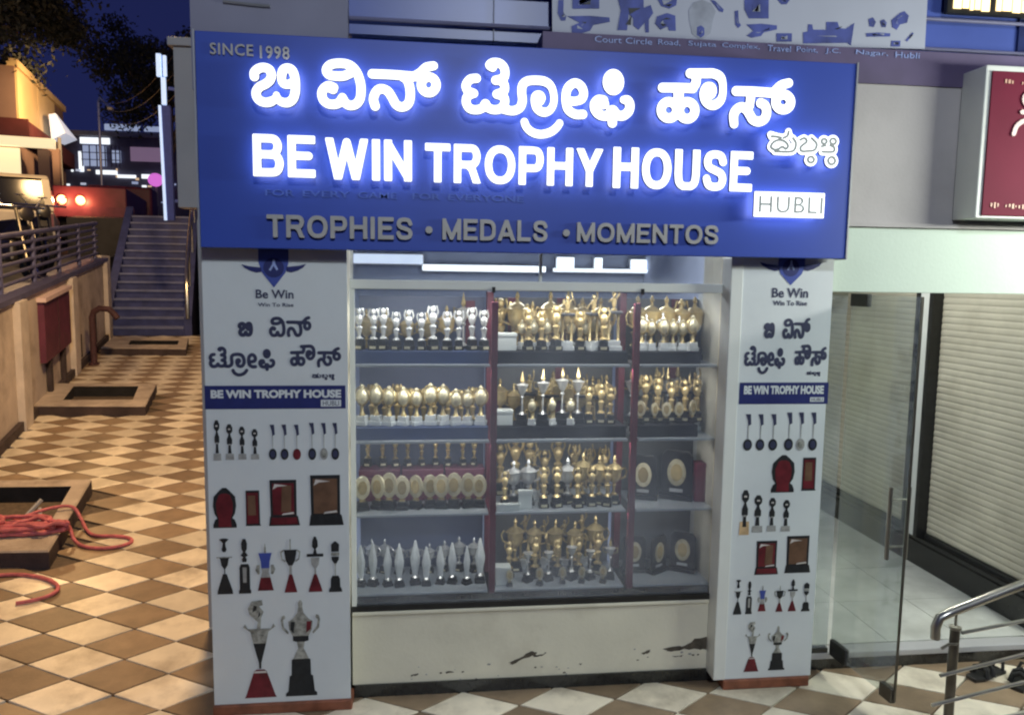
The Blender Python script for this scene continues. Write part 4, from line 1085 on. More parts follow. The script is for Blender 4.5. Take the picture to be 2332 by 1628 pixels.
def make_cup(metal='gold', h=1.0, base='trophy_black'):
    r = proto('cup_trophy')
    tro_base(r, 0.075, 0.055, base)
    MB().lathe([(.02, .055), (.024, .06), (.008, .072), (.007, .105 * h), (.016, .115 * h), (.007, .125 * h)], n=10).build('stem', metal, r, smooth=True)
    MB().lathe([(.007, .125 * h), (.03, .145 * h), (.042, .175 * h), (.046, .215 * h), (.05, .22 * h), (.044, .223 * h)], n=14).build('bowl', metal, r, smooth=True)
    MB().lathe([(.044, .223 * h), (.03, .238 * h), (.01, .247 * h), (.006, .262 * h), (.011, .272 * h), (.007, .285 * h), (.002, .295 * h)], n=12).build('lid', metal, r, smooth=True)
    for s in (-1, 1):
        MB().tube([(s * .032, 0, .15 * h), (s * .066, 0, .165 * h), (s * .076, 0, .20 * h), (s * .062, 0, .225 * h), (s * .046, 0, .212 * h)], .0042, 6).build('handle', metal, r, smooth=True)
    box('name_plate', 'pale_gold', r, -.02, .02, -.0318, -.0302, .008, .02)
    return r
def make_column(metal='gold'):
    r = proto('column_trophy')
    tro_base(r, 0.085, 0.05, 'trophy_white')
    for s in (-1, 1):
        MB().lathe([(.008, .05), (.011, .055), (.007, .06), (.007, .175), (.011, .18), (.008, .185)], cx=s * .024, n=8).build('column', metal, r, smooth=True)
    box('platform', 'trophy_black', r, -.042, .042, -.026, .026, .1855, .20, bevel=0.003)
    MB().lathe([(.012, .2), (.018, .205), (.006, .215), (.013, .24), (.016, .262), (.006, .27), (.010, .28), (.009, .292), (.003, .298)], n=10).build('figure', metal, r, smooth=True)
    MB().tube([(.012, 0, .262), (.026, 0, .285), (.02, 0, .318)], .0042, 6).tube([(-.012, 0, .262), (-.026, 0, .245)], .0042, 6).build('arms', metal, r, smooth=True)
    return r
def make_tall(metal='silver'):
    r = proto('tall_cup_trophy')
    tro_base(r, 0.07, 0.06)
    MB().lathe([(.02, .06), (.006, .075), (.005, .15), (.013, .158), (.006, .166), (.02, .19), (.034, .225), (.038, .23), (.02, .234), (.005, .24)], n=12).build('bowl', metal, r, smooth=True)
    MB().lathe([(.005, .24), (.013, .252), (.009, .268), (.004, .29), (.002, .305)], n=8).build('finial', 'gold', r, smooth=True)
    for s in (-1, 1):
        MB().tube([(s * .022, 0, .19), (s * .05, 0, .20), (s * .052, 0, .235), (s * .034, 0, .228)], .0036, 6).build('handle', 'gold', r, smooth=True)
    return r
def make_plaque():
    r = proto('award_plaque', 'plaque')
    MB().box(-.075, .075, -.03, .03, 0, .022).build('stand', 'trophy_black', r, bevel=0.003)
    MB().prism([(-.07, .0225), (.07, .0225), (.07, .2), (.05, .225), (-.05, .225), (-.07, .2)], -.008, .008).build('board', 'trophy_black', r, bevel=0.003)
    o = MB().prism(ell(0, .125, .042, .062, 20), -.0125, -.0085).build('oval', 'pale_gold', r)
    MB().prism(ell(0, .125, .026, .04, 16), -.0145, -.0126).build('engraving', 'gold', o)
    box('name_plate', 'silver', r, -.03, .03, -.0105, -.0085, .034, .05)
    return r
PR = {'figure': make_figure(), 'gold_figure': make_figure('gold'), 'globe': make_globe(), 'medallion': make_medallion(), 'spindle': make_spindle(),
      'cup': make_cup(), 'silver_cup': make_cup('silver', 0.92), 'column': make_column(), 'tall': make_tall(), 'plaque': make_plaque()}
first = {k: True for k in PR}
def put(kind, x, y, z, s, label, group, rz=0.0):
    if first[kind]:
        o = PR[kind]
        first[kind] = False
    else:
        o = copy_tree(PR[kind])
    o.location = (x, y, z)
    o.rotation_euler = (0, 0, rz)
    o.scale = (s, s, s)
    o['label'] = label
    o['group'] = group
    return o
ORD = ('first', 'second', 'third', 'fourth', 'fifth', 'sixth', 'seventh', 'eighth', 'ninth', 'tenth', 'eleventh')
ROWN = ('top', 'second', 'third', 'bottom')
def row(kind, bay, si, xs, y, dz, s, words, ds=0.09):
    name = ROWN[si] + ' shelf, ' + ('left', 'middle', 'right')[bay] + ' cabinet bay'
    xs = sorted(xs)
    for i, x in enumerate(xs):
        lab = (ORD[i] + ' ' + words + ' from the left, ' + name) if len(xs) > 1 else words + ' on the ' + name
        put(kind, x + random.uniform(-.007, .007), y + random.uniform(-.012, .012), SHELF[si] + dz + 0.0004, s * random.uniform(1 - ds, 1 + ds), lab, words.replace('trophy', 'trophie') + 's, ' + name, random.uniform(-.6, .6))
lin = lambda a, c, n: [a + (c - a) * k / (n - 1) for k in range(n)]
row('figure', 0, 0, lin(-0.325, 0.295, 11), 3.80, 0.063, 1.12, 'silver figure trophy')
row('tall', 0, 0, [0.20], 4.0, 0.0, 1.15, 'tall silver trophy standing behind the figures')
row('gold_figure', 0, 1, lin(-0.28, 0.26, 9), 3.97, 0.0, 1.25, 'dull gold figure trophy')
row('silver_cup', 0, 3, lin(-0.29, 0.27, 8), 3.97, 0.0, 0.66, 'small silver cup behind the spindles')
row('globe', 0, 1, lin(-0.31, 0.29, 10), 3.80, 0.063, 1.2, 'pale globe trophy')
row('medallion', 0, 2, lin(-0.31, 0.29, 10), 3.80, 0.0, 1.38, 'gold oval medallion trophy')
row('spindle', 0, 3, lin(-0.33, 0.29, 10), 3.80, 0.0, 1.12, 'slender white spindle trophy')
row('cup', 1, 0, [0.49, 0.58, 0.67, 0.76, 0.85, 0.94], 3.97, 0.0, 1.16, 'gold two handled cup')
row('globe', 1, 0, [0.50, 0.565, 0.635, 0.70, 0.77, 0.84, 0.905, 0.965], 3.865, 0.063, 1.0, 'pale globe trophy')
row('column', 1, 0, [0.74, 0.87, 0.98], 3.81, 0.063, 0.98, 'gold column trophy')
row('gold_figure', 1, 0, [0.53, 0.60, 0.67, 0.805, 0.925], 3.79, 0.063, 1.15, 'gold figure trophy')
row('tall', 1, 1, [0.50, 0.61, 0.71, 0.80], 3.80, 0.063, 0.97, 'tall silver trophy')
row('column', 1, 1, [0.56, 0.68, 0.86, 0.95], 3.97, 0.0, 1.0, 'gold column trophy')
row('gold_figure', 1, 1, [0.86, 0.92, 0.98], 3.80, 0.063, 1.1, 'gold figure trophy')
row('globe', 1, 1, [0.555, 0.66, 0.755], 3.78, 0.063, 0.9, 'pale globe trophy')
row('silver_cup', 1, 2, [0.47, 0.55, 0.76], 3.83, 0.0, 0.85, 'small silver cup')
row('column', 1, 2, [0.60, 0.82, 0.90, 0.98], 3.96, 0.0, 0.85, 'gold column trophy')
row('cup', 1, 2, [0.84, 0.92, 1.0], 3.82, 0.0, 0.92, 'gold two handled cup')
row('gold_figure', 1, 2, [0.41, 0.62, 0.69, 0.80, 0.88, 0.96], 3.77, 0.0, 1.1, 'gold figure trophy')
row('medallion', 1, 3, [0.44, 0.60, 0.72, 0.835, 0.945], 3.745, 0.0, 0.7, 'small gold medallion trophy')
row('cup', 1, 3, [0.50, 0.61, 0.72, 0.83, 0.94], 3.95, 0.0, 0.98, 'gold two handled cup')
row('tall', 1, 3, [0.55, 0.66, 0.78, 0.89, 0.99], 3.80, 0.0, 0.74, 'small silver cup with gold finial')
row('cup', 2, 0, [1.15, 1.23, 1.31, 1.39, 1.47], 3.95, 0.0, 1.12, 'gold two handled cup')
row('globe', 2, 0, [1.13, 1.185, 1.24, 1.295, 1.35, 1.405], 3.80, 0.063, 1.05, 'pale globe trophy')
row('column', 2, 1, [1.16, 1.27, 1.38, 1.48], 3.93, 0.0, 1.0, 'gold column trophy')
row('medallion', 2, 1, [1.14, 1.21, 1.28, 1.35, 1.42], 3.80, 0.063, 0.85, 'gold oval medallion trophy')
row('plaque', 2, 2, [1.19, 1.37], 3.88, 0.0, 1.12, 'black plaque with a gold oval')
row('gold_figure', 2, 1, [1.175, 1.245, 1.315, 1.385, 1.46], 3.845, 0.063, 1.25, 'gold figure trophy')
row('silver_cup', 2, 0, [1.17, 1.26, 1.35, 1.43], 3.86, 0.063, 0.72, 'small silver cup')
row('column', 1, 3, [0.555, 0.67, 0.775, 0.885], 4.0, 0.0, 0.98, 'gold column trophy')
row('gold_figure', 1, 3, [0.46, 0.60, 0.72, 0.84, 0.95], 3.86, 0.0, 1.15, 'gold figure trophy')
row('cup', 0, 0, lin(-0.30, 0.12, 5), 3.99, 0.0, 0.9, 'gold two handled cup behind the figures')
for bay_, si_, n_, dz_ in ((1, 0, 9, 0.0), (1, 1, 9, 0.0), (1, 2, 8, 0.0), (2, 0, 6, 0.0), (2, 1, 6, 0.0), (0, 2, 9, 0.1750)):
    a_, c_ = BAYS[bay_]
    k_ = ('silver_cup', 'tall', 'gold_figure', 'cup', 'gold_figure', 'tall')[(bay_ * 2 + si_) % 6]
    w_ = {'silver_cup': 'back row silver cup', 'tall': 'back row tall trophy', 'gold_figure': 'back row figure trophy', 'cup': 'back row gold cup'}[k_]
    row(k_, bay_, si_, lin(a_ + .05, c_ - .05, n_), 4.0 if dz_ else 4.015, dz_, {'silver_cup': 1.0, 'tall': 1.05, 'gold_figure': 1.55, 'cup': .95}[k_] * (.58 if dz_ else 1), w_, 0.14)
row('plaque', 2, 3, [1.15, 1.29, 1.43], 3.88, 0.0, 0.95, 'black plaque with a gold oval')
def carton(lab, x, y, z, w, d, h):
    t = thing('white_box', lab, 'box', (x, y, z))
    MB().box(x - w / 2, x + w / 2, y - d / 2, y + d / 2, z + 0.0004, z + h * .8).build('carton', 'card_white', t, bevel=0.003)
    MB().box(x - w / 2 - .003, x + w / 2 + .003, y - d / 2 - .003, y + d / 2 + .003, z + h * .8003, z + h).build('lid', 'card_white', t, bevel=0.003)
carton('white carton beside the left red post on the top shelf', 0.415, 3.80, 1.735, .10, .06, .09)
carton('white carton beside the left red post on the second shelf', 0.41, 3.79, 1.349, .08, .05, .08)
carton('white carton beside the left red post on the bottom shelf', 0.41, 3.78, 0.50, .075, .06, .10)
carton('small pale green carton on the third shelf of the middle bay', 0.52, 3.755, 0.911, .07, .02, .10)
carton('flat white carton lying on the third shelf by the left red post', 0.43, 3.735, 0.911, .12, .03, .035)
for k, (x0, x1) in enumerate(((-0.345, -0.13), (-0.12, 0.10), (0.11, 0.32))):
    t = thing('gift_case', ('left', 'middle', 'right')[k] + ' one of three flat maroon cases behind the gold medallions', 'case', ((x0 + x1) / 2, 4.0, 0.911), 'maroon cases on the third shelf')
    MB().box(x0, x1, 3.93, 4.04, 0.9114, 1.045).build('case', 'maroon_paint', t, bevel=0.006)
    MB().box(x0 - .002, x1 + .002, 3.928, 4.042, 1.0454, 1.085).build('lid', 'maroon_paint', t, bevel=0.006)
redb = thing('red_box', 'upright red gift box at the right end of the third shelf', 'box', (1.49, 3.84, 0.911))
MB().box(1.455, 1.525, 3.80, 3.88, 0.9114, 1.10).build('carton', 'cabinet_red', redb, bevel=0.004)
MB().box(1.453, 1.527, 3.798, 3.882, 1.1004, 1.125).build('lid', 'cabinet_red', redb, bevel=0.004)

# ================================================================== RIGHT SIDE: FASCIA, LOBBY
fas = tag(box('door_beam', 'fascia', None, 2.02, 5.2, 3.62, 3.80, 2.057, 2.388, bevel=0.004), 'pale green lit beam above the glass door', 'beam')
ledge = tag(box('ledge', 'upper_wall', None, 2.01, 5.2, 3.60, 3.80, 2.3885, 2.410), 'thin grey ledge on top of the pale beam', 'ledge')
uw = tag(box('upper_wall', 'upper_wall', None, 2.009, 5.2, 3.63, 3.82, 2.4105, 3.095), 'plain pale grey wall between blue sign and maroon sign', 'wall')
band = thing('name_band', 'dark purple band with faint lettering above the grey wall', 'band', (2.5, 3.65, 3.1))
box('board', 'purple_band', band, 0.55, 5.2, 3.62, 3.82, 3.0955, 3.262)
for wd, xa, xb in (('Court', .80, .93), ('Circle', .95, 1.08), ('Road,', 1.11, 1.22), ('Sujata', 1.26, 1.40), ('Complex,', 1.43, 1.62), ('Travel', 1.66, 1.78), ('Point,', 1.81, 1.92), ('J.C.', 1.96, 2.04), ('Nagar,', 2.12, 2.29), ('Hubli', 2.33, 2.46)):
    link('word', text_mesh(wd, xa, 3.224, xb, 3.252, 3.6165, 0.003, 'print_lightblue', bold=0.0), band)

ms = thing('maroon_sign', 'maroon signboard in a pale box on the upper right wall', 'sign', (3.1, 3.5, 2.43))
box('case', 'white_frame', ms, 2.707, 4.3, 3.462, 3.629, 2.432, 3.165, bevel=0.006)
box('face', 'maroon_sign', ms, 2.735, 4.27, 3.452, 3.4615, 2.445, 3.135)
st = lambda *p: [[(x, z, 0.011) for x, z in q] for q in p]
link('letter', stroke_mesh('letter', st([(2.96, 3.02), (2.93, 3.04), (2.905, 3.01), (2.925, 2.975), (2.96, 2.98)], [(2.90, 2.945), (2.98, 2.945)], [(2.865, 2.84), (2.88, 2.88), (2.92, 2.905), (2.97, 2.90)],
     [(3.0, 2.98), (3.05, 3.03), (3.1, 2.98), (3.06, 2.92), (3.1, 2.88)]), 3.444, 3.4515, 'pink_white', 0.005), ms)
for x0, x1, z0, z1 in ((2.80, 2.86, 3.075, 3.10), (2.89, 2.99, 3.07, 3.095), (2.775, 2.835, 2.48, 2.51), (2.855, 2.96, 2.48, 2.505)):
    b = MB()
    a = x0
    while a < x1 - .012:
        b.box(a, a + random.uniform(.006, .012), 3.4485, 3.4515, z0 + random.uniform(0, .008), z1 - random.uniform(0, .008))
        a += .018
    b.build('illegible_word', 'maroon_text', ms)['kind'] = 'stuff'

# step, lobby floor, shutters
stepo = thing('granite_step', 'black granite step with a pale marble top at the doorway', 'step', (2.9, 3.7, 0.0))
box('riser', 'black_granite', stepo, 2.018, 5.2, 3.662, 3.72, -0.01, 0.062)
box('nosing', 'grey_paint', stepo, 2.018, 5.2, 3.652, 3.74, 0.0622, 0.098, bevel=0.006)
lob = structure(MB().box(2.13, 5.2, 3.741, 6.4, 0.0, 0.092).build('lobby_floor', 'grout'))
for i in range(3):
    for j in range(5):
        x0, y0 = 2.14 + i * 0.46, 3.745 + j * 0.52
        t = MB().box(x0, x0 + 0.456, y0, y0 + 0.516, 0.0925, 0.1).build('tile', 'marble', lob)
structure(box('lobby_back_wall', 'white_wall', None, 2.13, 3.7, 6.4, 6.5, 0.0, 3.0))
structure(box('lobby_ceiling', 'white_wall', None, 2.13, 3.75, 3.83, 6.4, 2.72, 2.8))
sill = tag(MB().box(3.50, 3.62, 3.73, 6.39, 0.1005, 0.27).box(3.515, 3.62, 3.73, 6.39, 0.2702, 0.30).build('shutter_sill', 'black_granite', bevel=0.004), 'black granite sill under the roller shutters', 'sill')
def shutter(lab, y0, y1):
    t = thing('roller_shutter', lab, 'shutter', (3.6, (y0 + y1) / 2, 0.3), 'roller shutters along the lobby side')
    h = 0.0442
    prof = [(0, 0), (-.0025, .005), (-.0045, .014), (-.0045, .029), (-.0025, .038), (0, .0436)]
    k = 0
    z = 0.334
    sm = MB().hexa([(3.57 + a, y0, c) for a, c in prof], [(3.57 + a, y1, c) for a, c in prof]).mesh('slat', 'shutter')
    while z < 2.7:
        s = link('slat', sm, t)
        s.location = (0, 0, z)
        z += h
    box('bottom_bar', 'black_plastic', t, 3.548, 3.592, y0, y1, 0.3005, 0.332)
    return t
shutter('cream roller shutter at the right edge of the lobby', 3.75, 4.80)
shutter('cream roller shutter seen through the glass door', 4.99, 6.38)
gp = thing('shutter_post', 'pale post with black edges between the two shutters', 'post', (3.55, 4.9, 0.3))
box('post', 'white_frame', gp, 3.50, 3.60, 4.845, 4.945, 0.302, 2.7)
box('edge', 'black_plastic', gp, 3.492, 3.60, 4.806, 4.844, 0.302, 2.7)
box('edge', 'black_plastic', gp, 3.492, 3.60, 4.946, 4.985, 0.302, 2.7)
structure(box('lobby_side_wall', 'white_wall', None, 3.63, 3.72, 3.73, 6.4, 0.0, 2.72))

fixed = thing('fixed_glass', 'narrow fixed glass pane between the right pillar and the glass door', 'window', (2.1, 3.56, 0.1))
box('pane', 'door_glass', fixed, 2.02, 2.185, 3.665, 3.675, 0.125, 2.05)
box('shoe', 'black_plastic', fixed, 2.02, 2.185, 3.655, 3.690, 0.099, 0.1245)
door = thing('glass_door', 'frameless greenish glass door standing open with a steel handle', 'door', (2.195, 3.64, 0.1))
HD, FD = Vector((2.197, 3.64)), Vector((2.235, 3.15))
dd = (FD - HD).normalized()
dn = Vector((dd.y, -dd.x))
def dbox(name, m, s0, s1, z0, z1, t, off=0.0, bevel=0.0):
    L = (s1 - s0) / 2
    c = HD + dd * (s0 + s1) / 2 + dn * off
    return MB().obox((c.x, c.y, (z0 + z1) / 2), (dd.x * L, dd.y * L, 0), (dn.x * t, dn.y * t, 0), (0, 0, (z1 - z0) / 2)).build(name, m, door, bevel=bevel)
DL = (FD - HD).length
dbox('pane', 'door_glass', 0.0, DL, 0.115, 2.045, 0.005)
dbox('edge_strip', 'steel_dark', DL + .0005, DL + 0.006, 0.115, 2.045, 0.006)
dbox('patch_fitting', 'black_plastic', 0.0, 0.13, 1.985, 2.05, 0.014, bevel=0.003)
dbox('patch_fitting', 'steel_dark', DL - 0.09, DL - 0.004, 0.100, 0.17, 0.014, bevel=0.003)
dbox('patch_fitting', 'black_plastic', 0.0, 0.13, 0.098, 0.185, 0.014, bevel=0.003)
for sgn in (-1, 1):
    c = HD + dd * (DL - 0.055) + dn * 0.05 * sgn
    h = MB().tube([(c.x, c.y, 0.80), (c.x, c.y, 1.15)], 0.010, 10).build('handle', 'steel', door, smooth=True)
    for zz in (0.86, 1.09):
        c2 = HD + dd * (DL - 0.055)
        MB().tube([(c2.x, c2.y, zz), (c.x, c.y, zz)], 0.006, 8).build('standoff', 'steel', h, smooth=True)

# handrail
hr = thing('handrail', 'stainless steel handrail with a bent end at the lower right', 'handrail', (2.40, 3.0, 0.0))
MB().tube([(2.31, 3.0, 0.50), (2.308, 3.0, 0.555), (2.325, 3.0, 0.60), (2.38, 3.0, 0.625), (2.73, 3.0, 0.745), (3.4, 3.0, 0.985)], 0.021, 12).build('top_rail', 'steel', hr, smooth=True)
pst = MB().tube([(2.405, 3.0, -0.01), (2.405, 3.0, 0.54)], 0.021, 12).build('post', 'steel_dark', hr, smooth=True)
MB().lathe([(.021, .54), (.026, .545), (.026, .555), (.006, .56), (.006, .63)], cx=2.405, cy=3.0, n=12).build('spigot', 'steel', pst, smooth=True)
for a, c, z0, z1 in ((2.42, 3.4, .535, .68), (2.33, 3.4, .335, .55), (2.30, 3.4, .195, .41), (2.36, 3.4, .06, .25)):
    MB().tube([(a, 3.0 - 0.024, z0), ((a + c) / 2, 3.0 - 0.024, (z0 + z1) / 2), (c, 3.0 - 0.024, z1)], 0.0085, 8).build('rail', 'steel', hr, smooth=True)
MB().tube([(2.405, 2.975, .48), (2.36, 2.975, .485), (2.325, 2.975, .465)], 0.007, 8).build('hook', 'steel_dark', hr, smooth=True)
MB().tube([(3.2, 3.0, 0.0), (3.2, 3.0, 0.91)], 0.021, 12).build('post', 'steel_dark', hr, smooth=True)
def sandal(lab, x, y, rz):
    t = thing('sandal', lab, 'sandal', (0, 0, 0), 'black sandals on the tiles')
    pr = [(-.04, -.12), (.035, -.12), (.045, -.03), (.036, .05), (.03, .12), (-.03, .13), (-.045, .07), (-.038, -.02)]
    MB().hexa([(a, c, 0.001) for a, c in pr], [(a, c, .022) for a, c in pr]).build('sole', 'black_plastic', t, bevel=0.004)
    for y0 in (0.0, 0.055):
        MB().tube([(-.045, y0, .012), (-.03, y0 - .01, .05), (0, y0 - .015, .066), (.03, y0 - .01, .05), (.042, y0, .012)], .013, 8).build('strap', 'black_plastic', t, smooth=True)
    MB().tube([(-.03, -.10, .02), (-.02, -.115, .06), (.015, -.115, .06), (.028, -.10, .02)], .009, 8).build('heel_strap', 'black_plastic', t, smooth=True)
    t.location = (x, y, 0.0)
    t.rotation_euler = (0, 0, rz)
sandal('black sandal lying near the granite step, the further one', 3.02, 3.52, 1.9)
sandal('black sandal lying nearer the handrail', 3.16, 3.44, 2.3)

# ================================================================== UPPER STOREY
gw = tag(box('grey_wall_panel', 'mauve_wall', None, -1.082, -0.366, 3.752, 3.90, 2.96, 5.2), 'mauve grey wall panel above the left end of the sign', 'wall')
pipe_t = thing('wall_conduit', 'thin pale conduit fixed across the mauve panel', 'conduit', (-0.9, 3.74, 3.3))
MB().tube([(-.93, 3.742, 3.36), (-.80, 3.742, 3.352), (-.72, 3.742, 3.35)], .008).build('conduit', 'aluminium', pipe_t)
bp = thing('blue_facade', 'dark blue glazed facade behind and above the sign', 'facade', (1.0, 3.8, 2.96))
for k in range(5):
    box('glass_panel', 'slate_blue', bp, -0.364 + k * 0.7, 0.330 + k * 0.7, 3.80, 3.86, 3.262, 5.2)
    box('mullion', 'navy', bp, 0.3304 + k * 0.7, 0.3356 + k * 0.7, 3.785, 3.86, 3.262, 5.2)
for z in (3.325, 3.475):
    MB().tube([(-.36, 3.775, z), (4.2, 3.775, z)], .010, 8).build('rail', 'dim_rail', bp)
box('backing', 'navy', bp, -0.36, 5.2, 3.862, 3.95, 2.96, 5.2)
ban = thing('banner', 'white product banner with blue printed tools above the sign', 'banner', (1.58, 3.72, 3.25))
MB().prism([(0.612, 3.252), (2.552, 3.304), (2.545, 3.75), (0.60, 3.70)], 3.715, 3.722).build('sheet', 'banner', ban)
for pts in BANNER_ART:
    pp_ = MB().prism(pts, 3.7125, 3.7148).build('printed_product', 'banner_ink', ban)
    cx = sum(p[0] for p in pts) / len(pts)
    cz = sum(p[1] for p in pts) / len(pts)
    for q in range(3):
        k0, f = random.randrange(len(pts)), random.uniform(.25, .6)
        tri = [pts[(k0 + i) % len(pts)] for i in (0, 1, 2)]
        tri = [(cx + (x - cx) * f + random.uniform(-.006, .006), cz + (z - cz) * f) for x, z in tri]
        MB().prism(tri, 3.7112, 3.7124).build('printed_detail', random.choice(('banner_mid', 'banner_grey', 'print_black')), pp_)
bulb = MB().prism(BULB, 3.7132, 3.7149).build('printed_bulb', 'banner_grey', ban)
led = thing('led_sign', 'amber lit LED lettering at the top right corner', 'sign', (2.9, 3.73, 3.5))
xx = 2.71
for w_, h_ in ((.045, 0), (.035, .004), (.02, -.004), (.03, 0), (.045, -.006), (0.03, 0), (.05, .002), (.045, -.004), (.03, 0), (.05, 0)):
    if abs(xx - 2.93) < 0.02:
        xx += 0.03
    MB().box(xx, xx + w_, 3.735, 3.742, 3.521 + h_, 3.60).build('lit_letter', 'lit_amber', led, bevel=0.002)
    xx += w_ + .007
box('case', 'black_plastic', led, 2.68, 3.4, 3.7425, 3.77, 3.50, 3.66)
gc = thing('sign_case', 'grey sheet metal case with a cap at the building corner left of the sign', 'case', (-1.24, 4.2, 2.4))
box('case', 'grey_paint', gc, -1.302, -1.13, 4.2, 4.32, 2.452, 3.275, bevel=0.004)
box('cap', 'grey_paint', gc, -1.325, -1.12, 4.18, 4.34, 3.2755, 3.318, bevel=0.004)
cw = tag(box('corner_column', 'grey_paint', None, -1.245, -1.02, 4.33, 4.6, 0.0, 5.2), 'grey building corner column beside the left pillar', 'column')
# ================================================================== LEFT: RETAINING WALL
DW = Vector((-0.2321, 0.9727))
NW = Vector((0.9727, 0.2321))
def wp(y, off=0.0):
    return Vector((wall_x(y), y)) + NW * off
def wall_seg(b, y0, y1, o0, o1, h0, h1):
    P = [(wp(y0, o0), y0), (wp(y0, o1), y0), (wp(y1, o1), y1), (wp(y1, o0), y1)]
    b.hexa([(p.x, p.y, 0.09 * (y - 3.66) + h0) for p, y in P], [(p.x, p.y, 0.09 * (y - 3.66) + h1) for p, y in P])
    return b
rw = thing('retaining_wall', 'stained plaster retaining wall along the left of the walkway', 'wall', (wall_x(9), 9.0, ramp(9)))
wall_seg(MB(), 2.4, 14.3, -0.28, 0.0, -0.3, 1.36).build('wall', 'wall_plaster', rw)
wall_seg(MB(), 2.4, 14.3, -0.31, 0.03, 1.3605, 1.42).build('coping', 'rail_paint', rw)
for y0 in (8.35, 11.0, 13.9):
    wall_seg(MB(), y0, y0 + 0.3, 0.0005, 0.07, -0.1, 1.36).build('pilaster', 'pilaster', rw)
wall_seg(MB(), 2.4, 14.3, 0.0006, 0.05, -0.2, 0.10).build('footing', 'concrete_dark', rw)
for k in range(9):
    y0 = 4.2 + k * 1.1 + random.uniform(-.2, .2)
    w_ = random.uniform(.05, .16)
    wall_seg(MB(), y0, y0 + w_, 0.0006, 0.002, 0.12, random.uniform(.4, .9)).build('damp_streak', 'concrete_dark', rw)
rl = thing('railing', 'blue grey metal railing with horizontal bars on the retaining wall', 'railing', (wall_x(9), 9.0, ramp(9) + 1.42))
for k in range(6):
    h = 1.50 + k * 0.105
    a, c = wp(2.4, -0.14), wp(14.3, -0.14)
    MB().tube([(a.x, a.y, 0.09 * (2.4 - 3.66) + h), (c.x, c.y, 0.09 * (14.3 - 3.66) + h)], 0.022 if k < 5 else 0.032, 8).build('bar', 'rail_paint', rl, smooth=True)
for k in range(9):
    y0 = 3.0 + k * 1.38
    p = wp(y0, -0.14)
    z = 0.09 * (y0 - 3.66)
    MB().tube([(p.x, p.y, z + 1.4205), (p.x, p.y, z + 2.06)], 0.03, 8).build('post', 'rail_paint', rl, smooth=True)
pb = thing('meter_box', 'maroon metal box with a pale top fixed on the retaining wall', 'box', (wall_x(10), 10.0, 1.07))
wall_seg(MB(), 9.35, 10.75, 0.001, 0.07, 0.52, 1.24).build('cabinet', 'maroon_paint', pb)
wall_seg(MB(), 9.32, 10.78, 0.001, 0.10, 1.2405, 1.29).build('top_cover', 'pink_white', pb)
wall_seg(MB(), 10.03, 10.05, 0.0705, 0.075, 0.55, 1.2).build('door_seam', 'rusty_pipe', pb)
for y0 in (9.6, 10.35):
    wall_seg(MB(), y0, y0 + .09, 0.01, 0.06, 0.0, 0.5195).build('leg', 'concrete_dark', pb)
pv = thing('bent_pipe', 'dark upright pipe with a bent outlet beside the retaining wall', 'pipe', (wp(11.75, .2).x, 11.75, ramp(11.75)))
p = wp(11.75, 0.16)
z = ramp(11.75)
MB().tube([(p.x, p.y, z), (p.x, p.y, z + .72), (p.x + .03, p.y, z + .80), (p.x + .11, p.y, z + .85), (p.x + .24, p.y, z + .84), (p.x + .32, p.y, z + .76), (p.x + .36, p.y, z + .70)], 0.045, 10).build('pipe', 'rusty_pipe', pv, smooth=True)
MB().lathe([(.075, 0), (.075, .03), (.05, .04)], cx=p.x, cy=p.y, cz=z - .002, n=12).build('flange', 'rusty_pipe', pv)

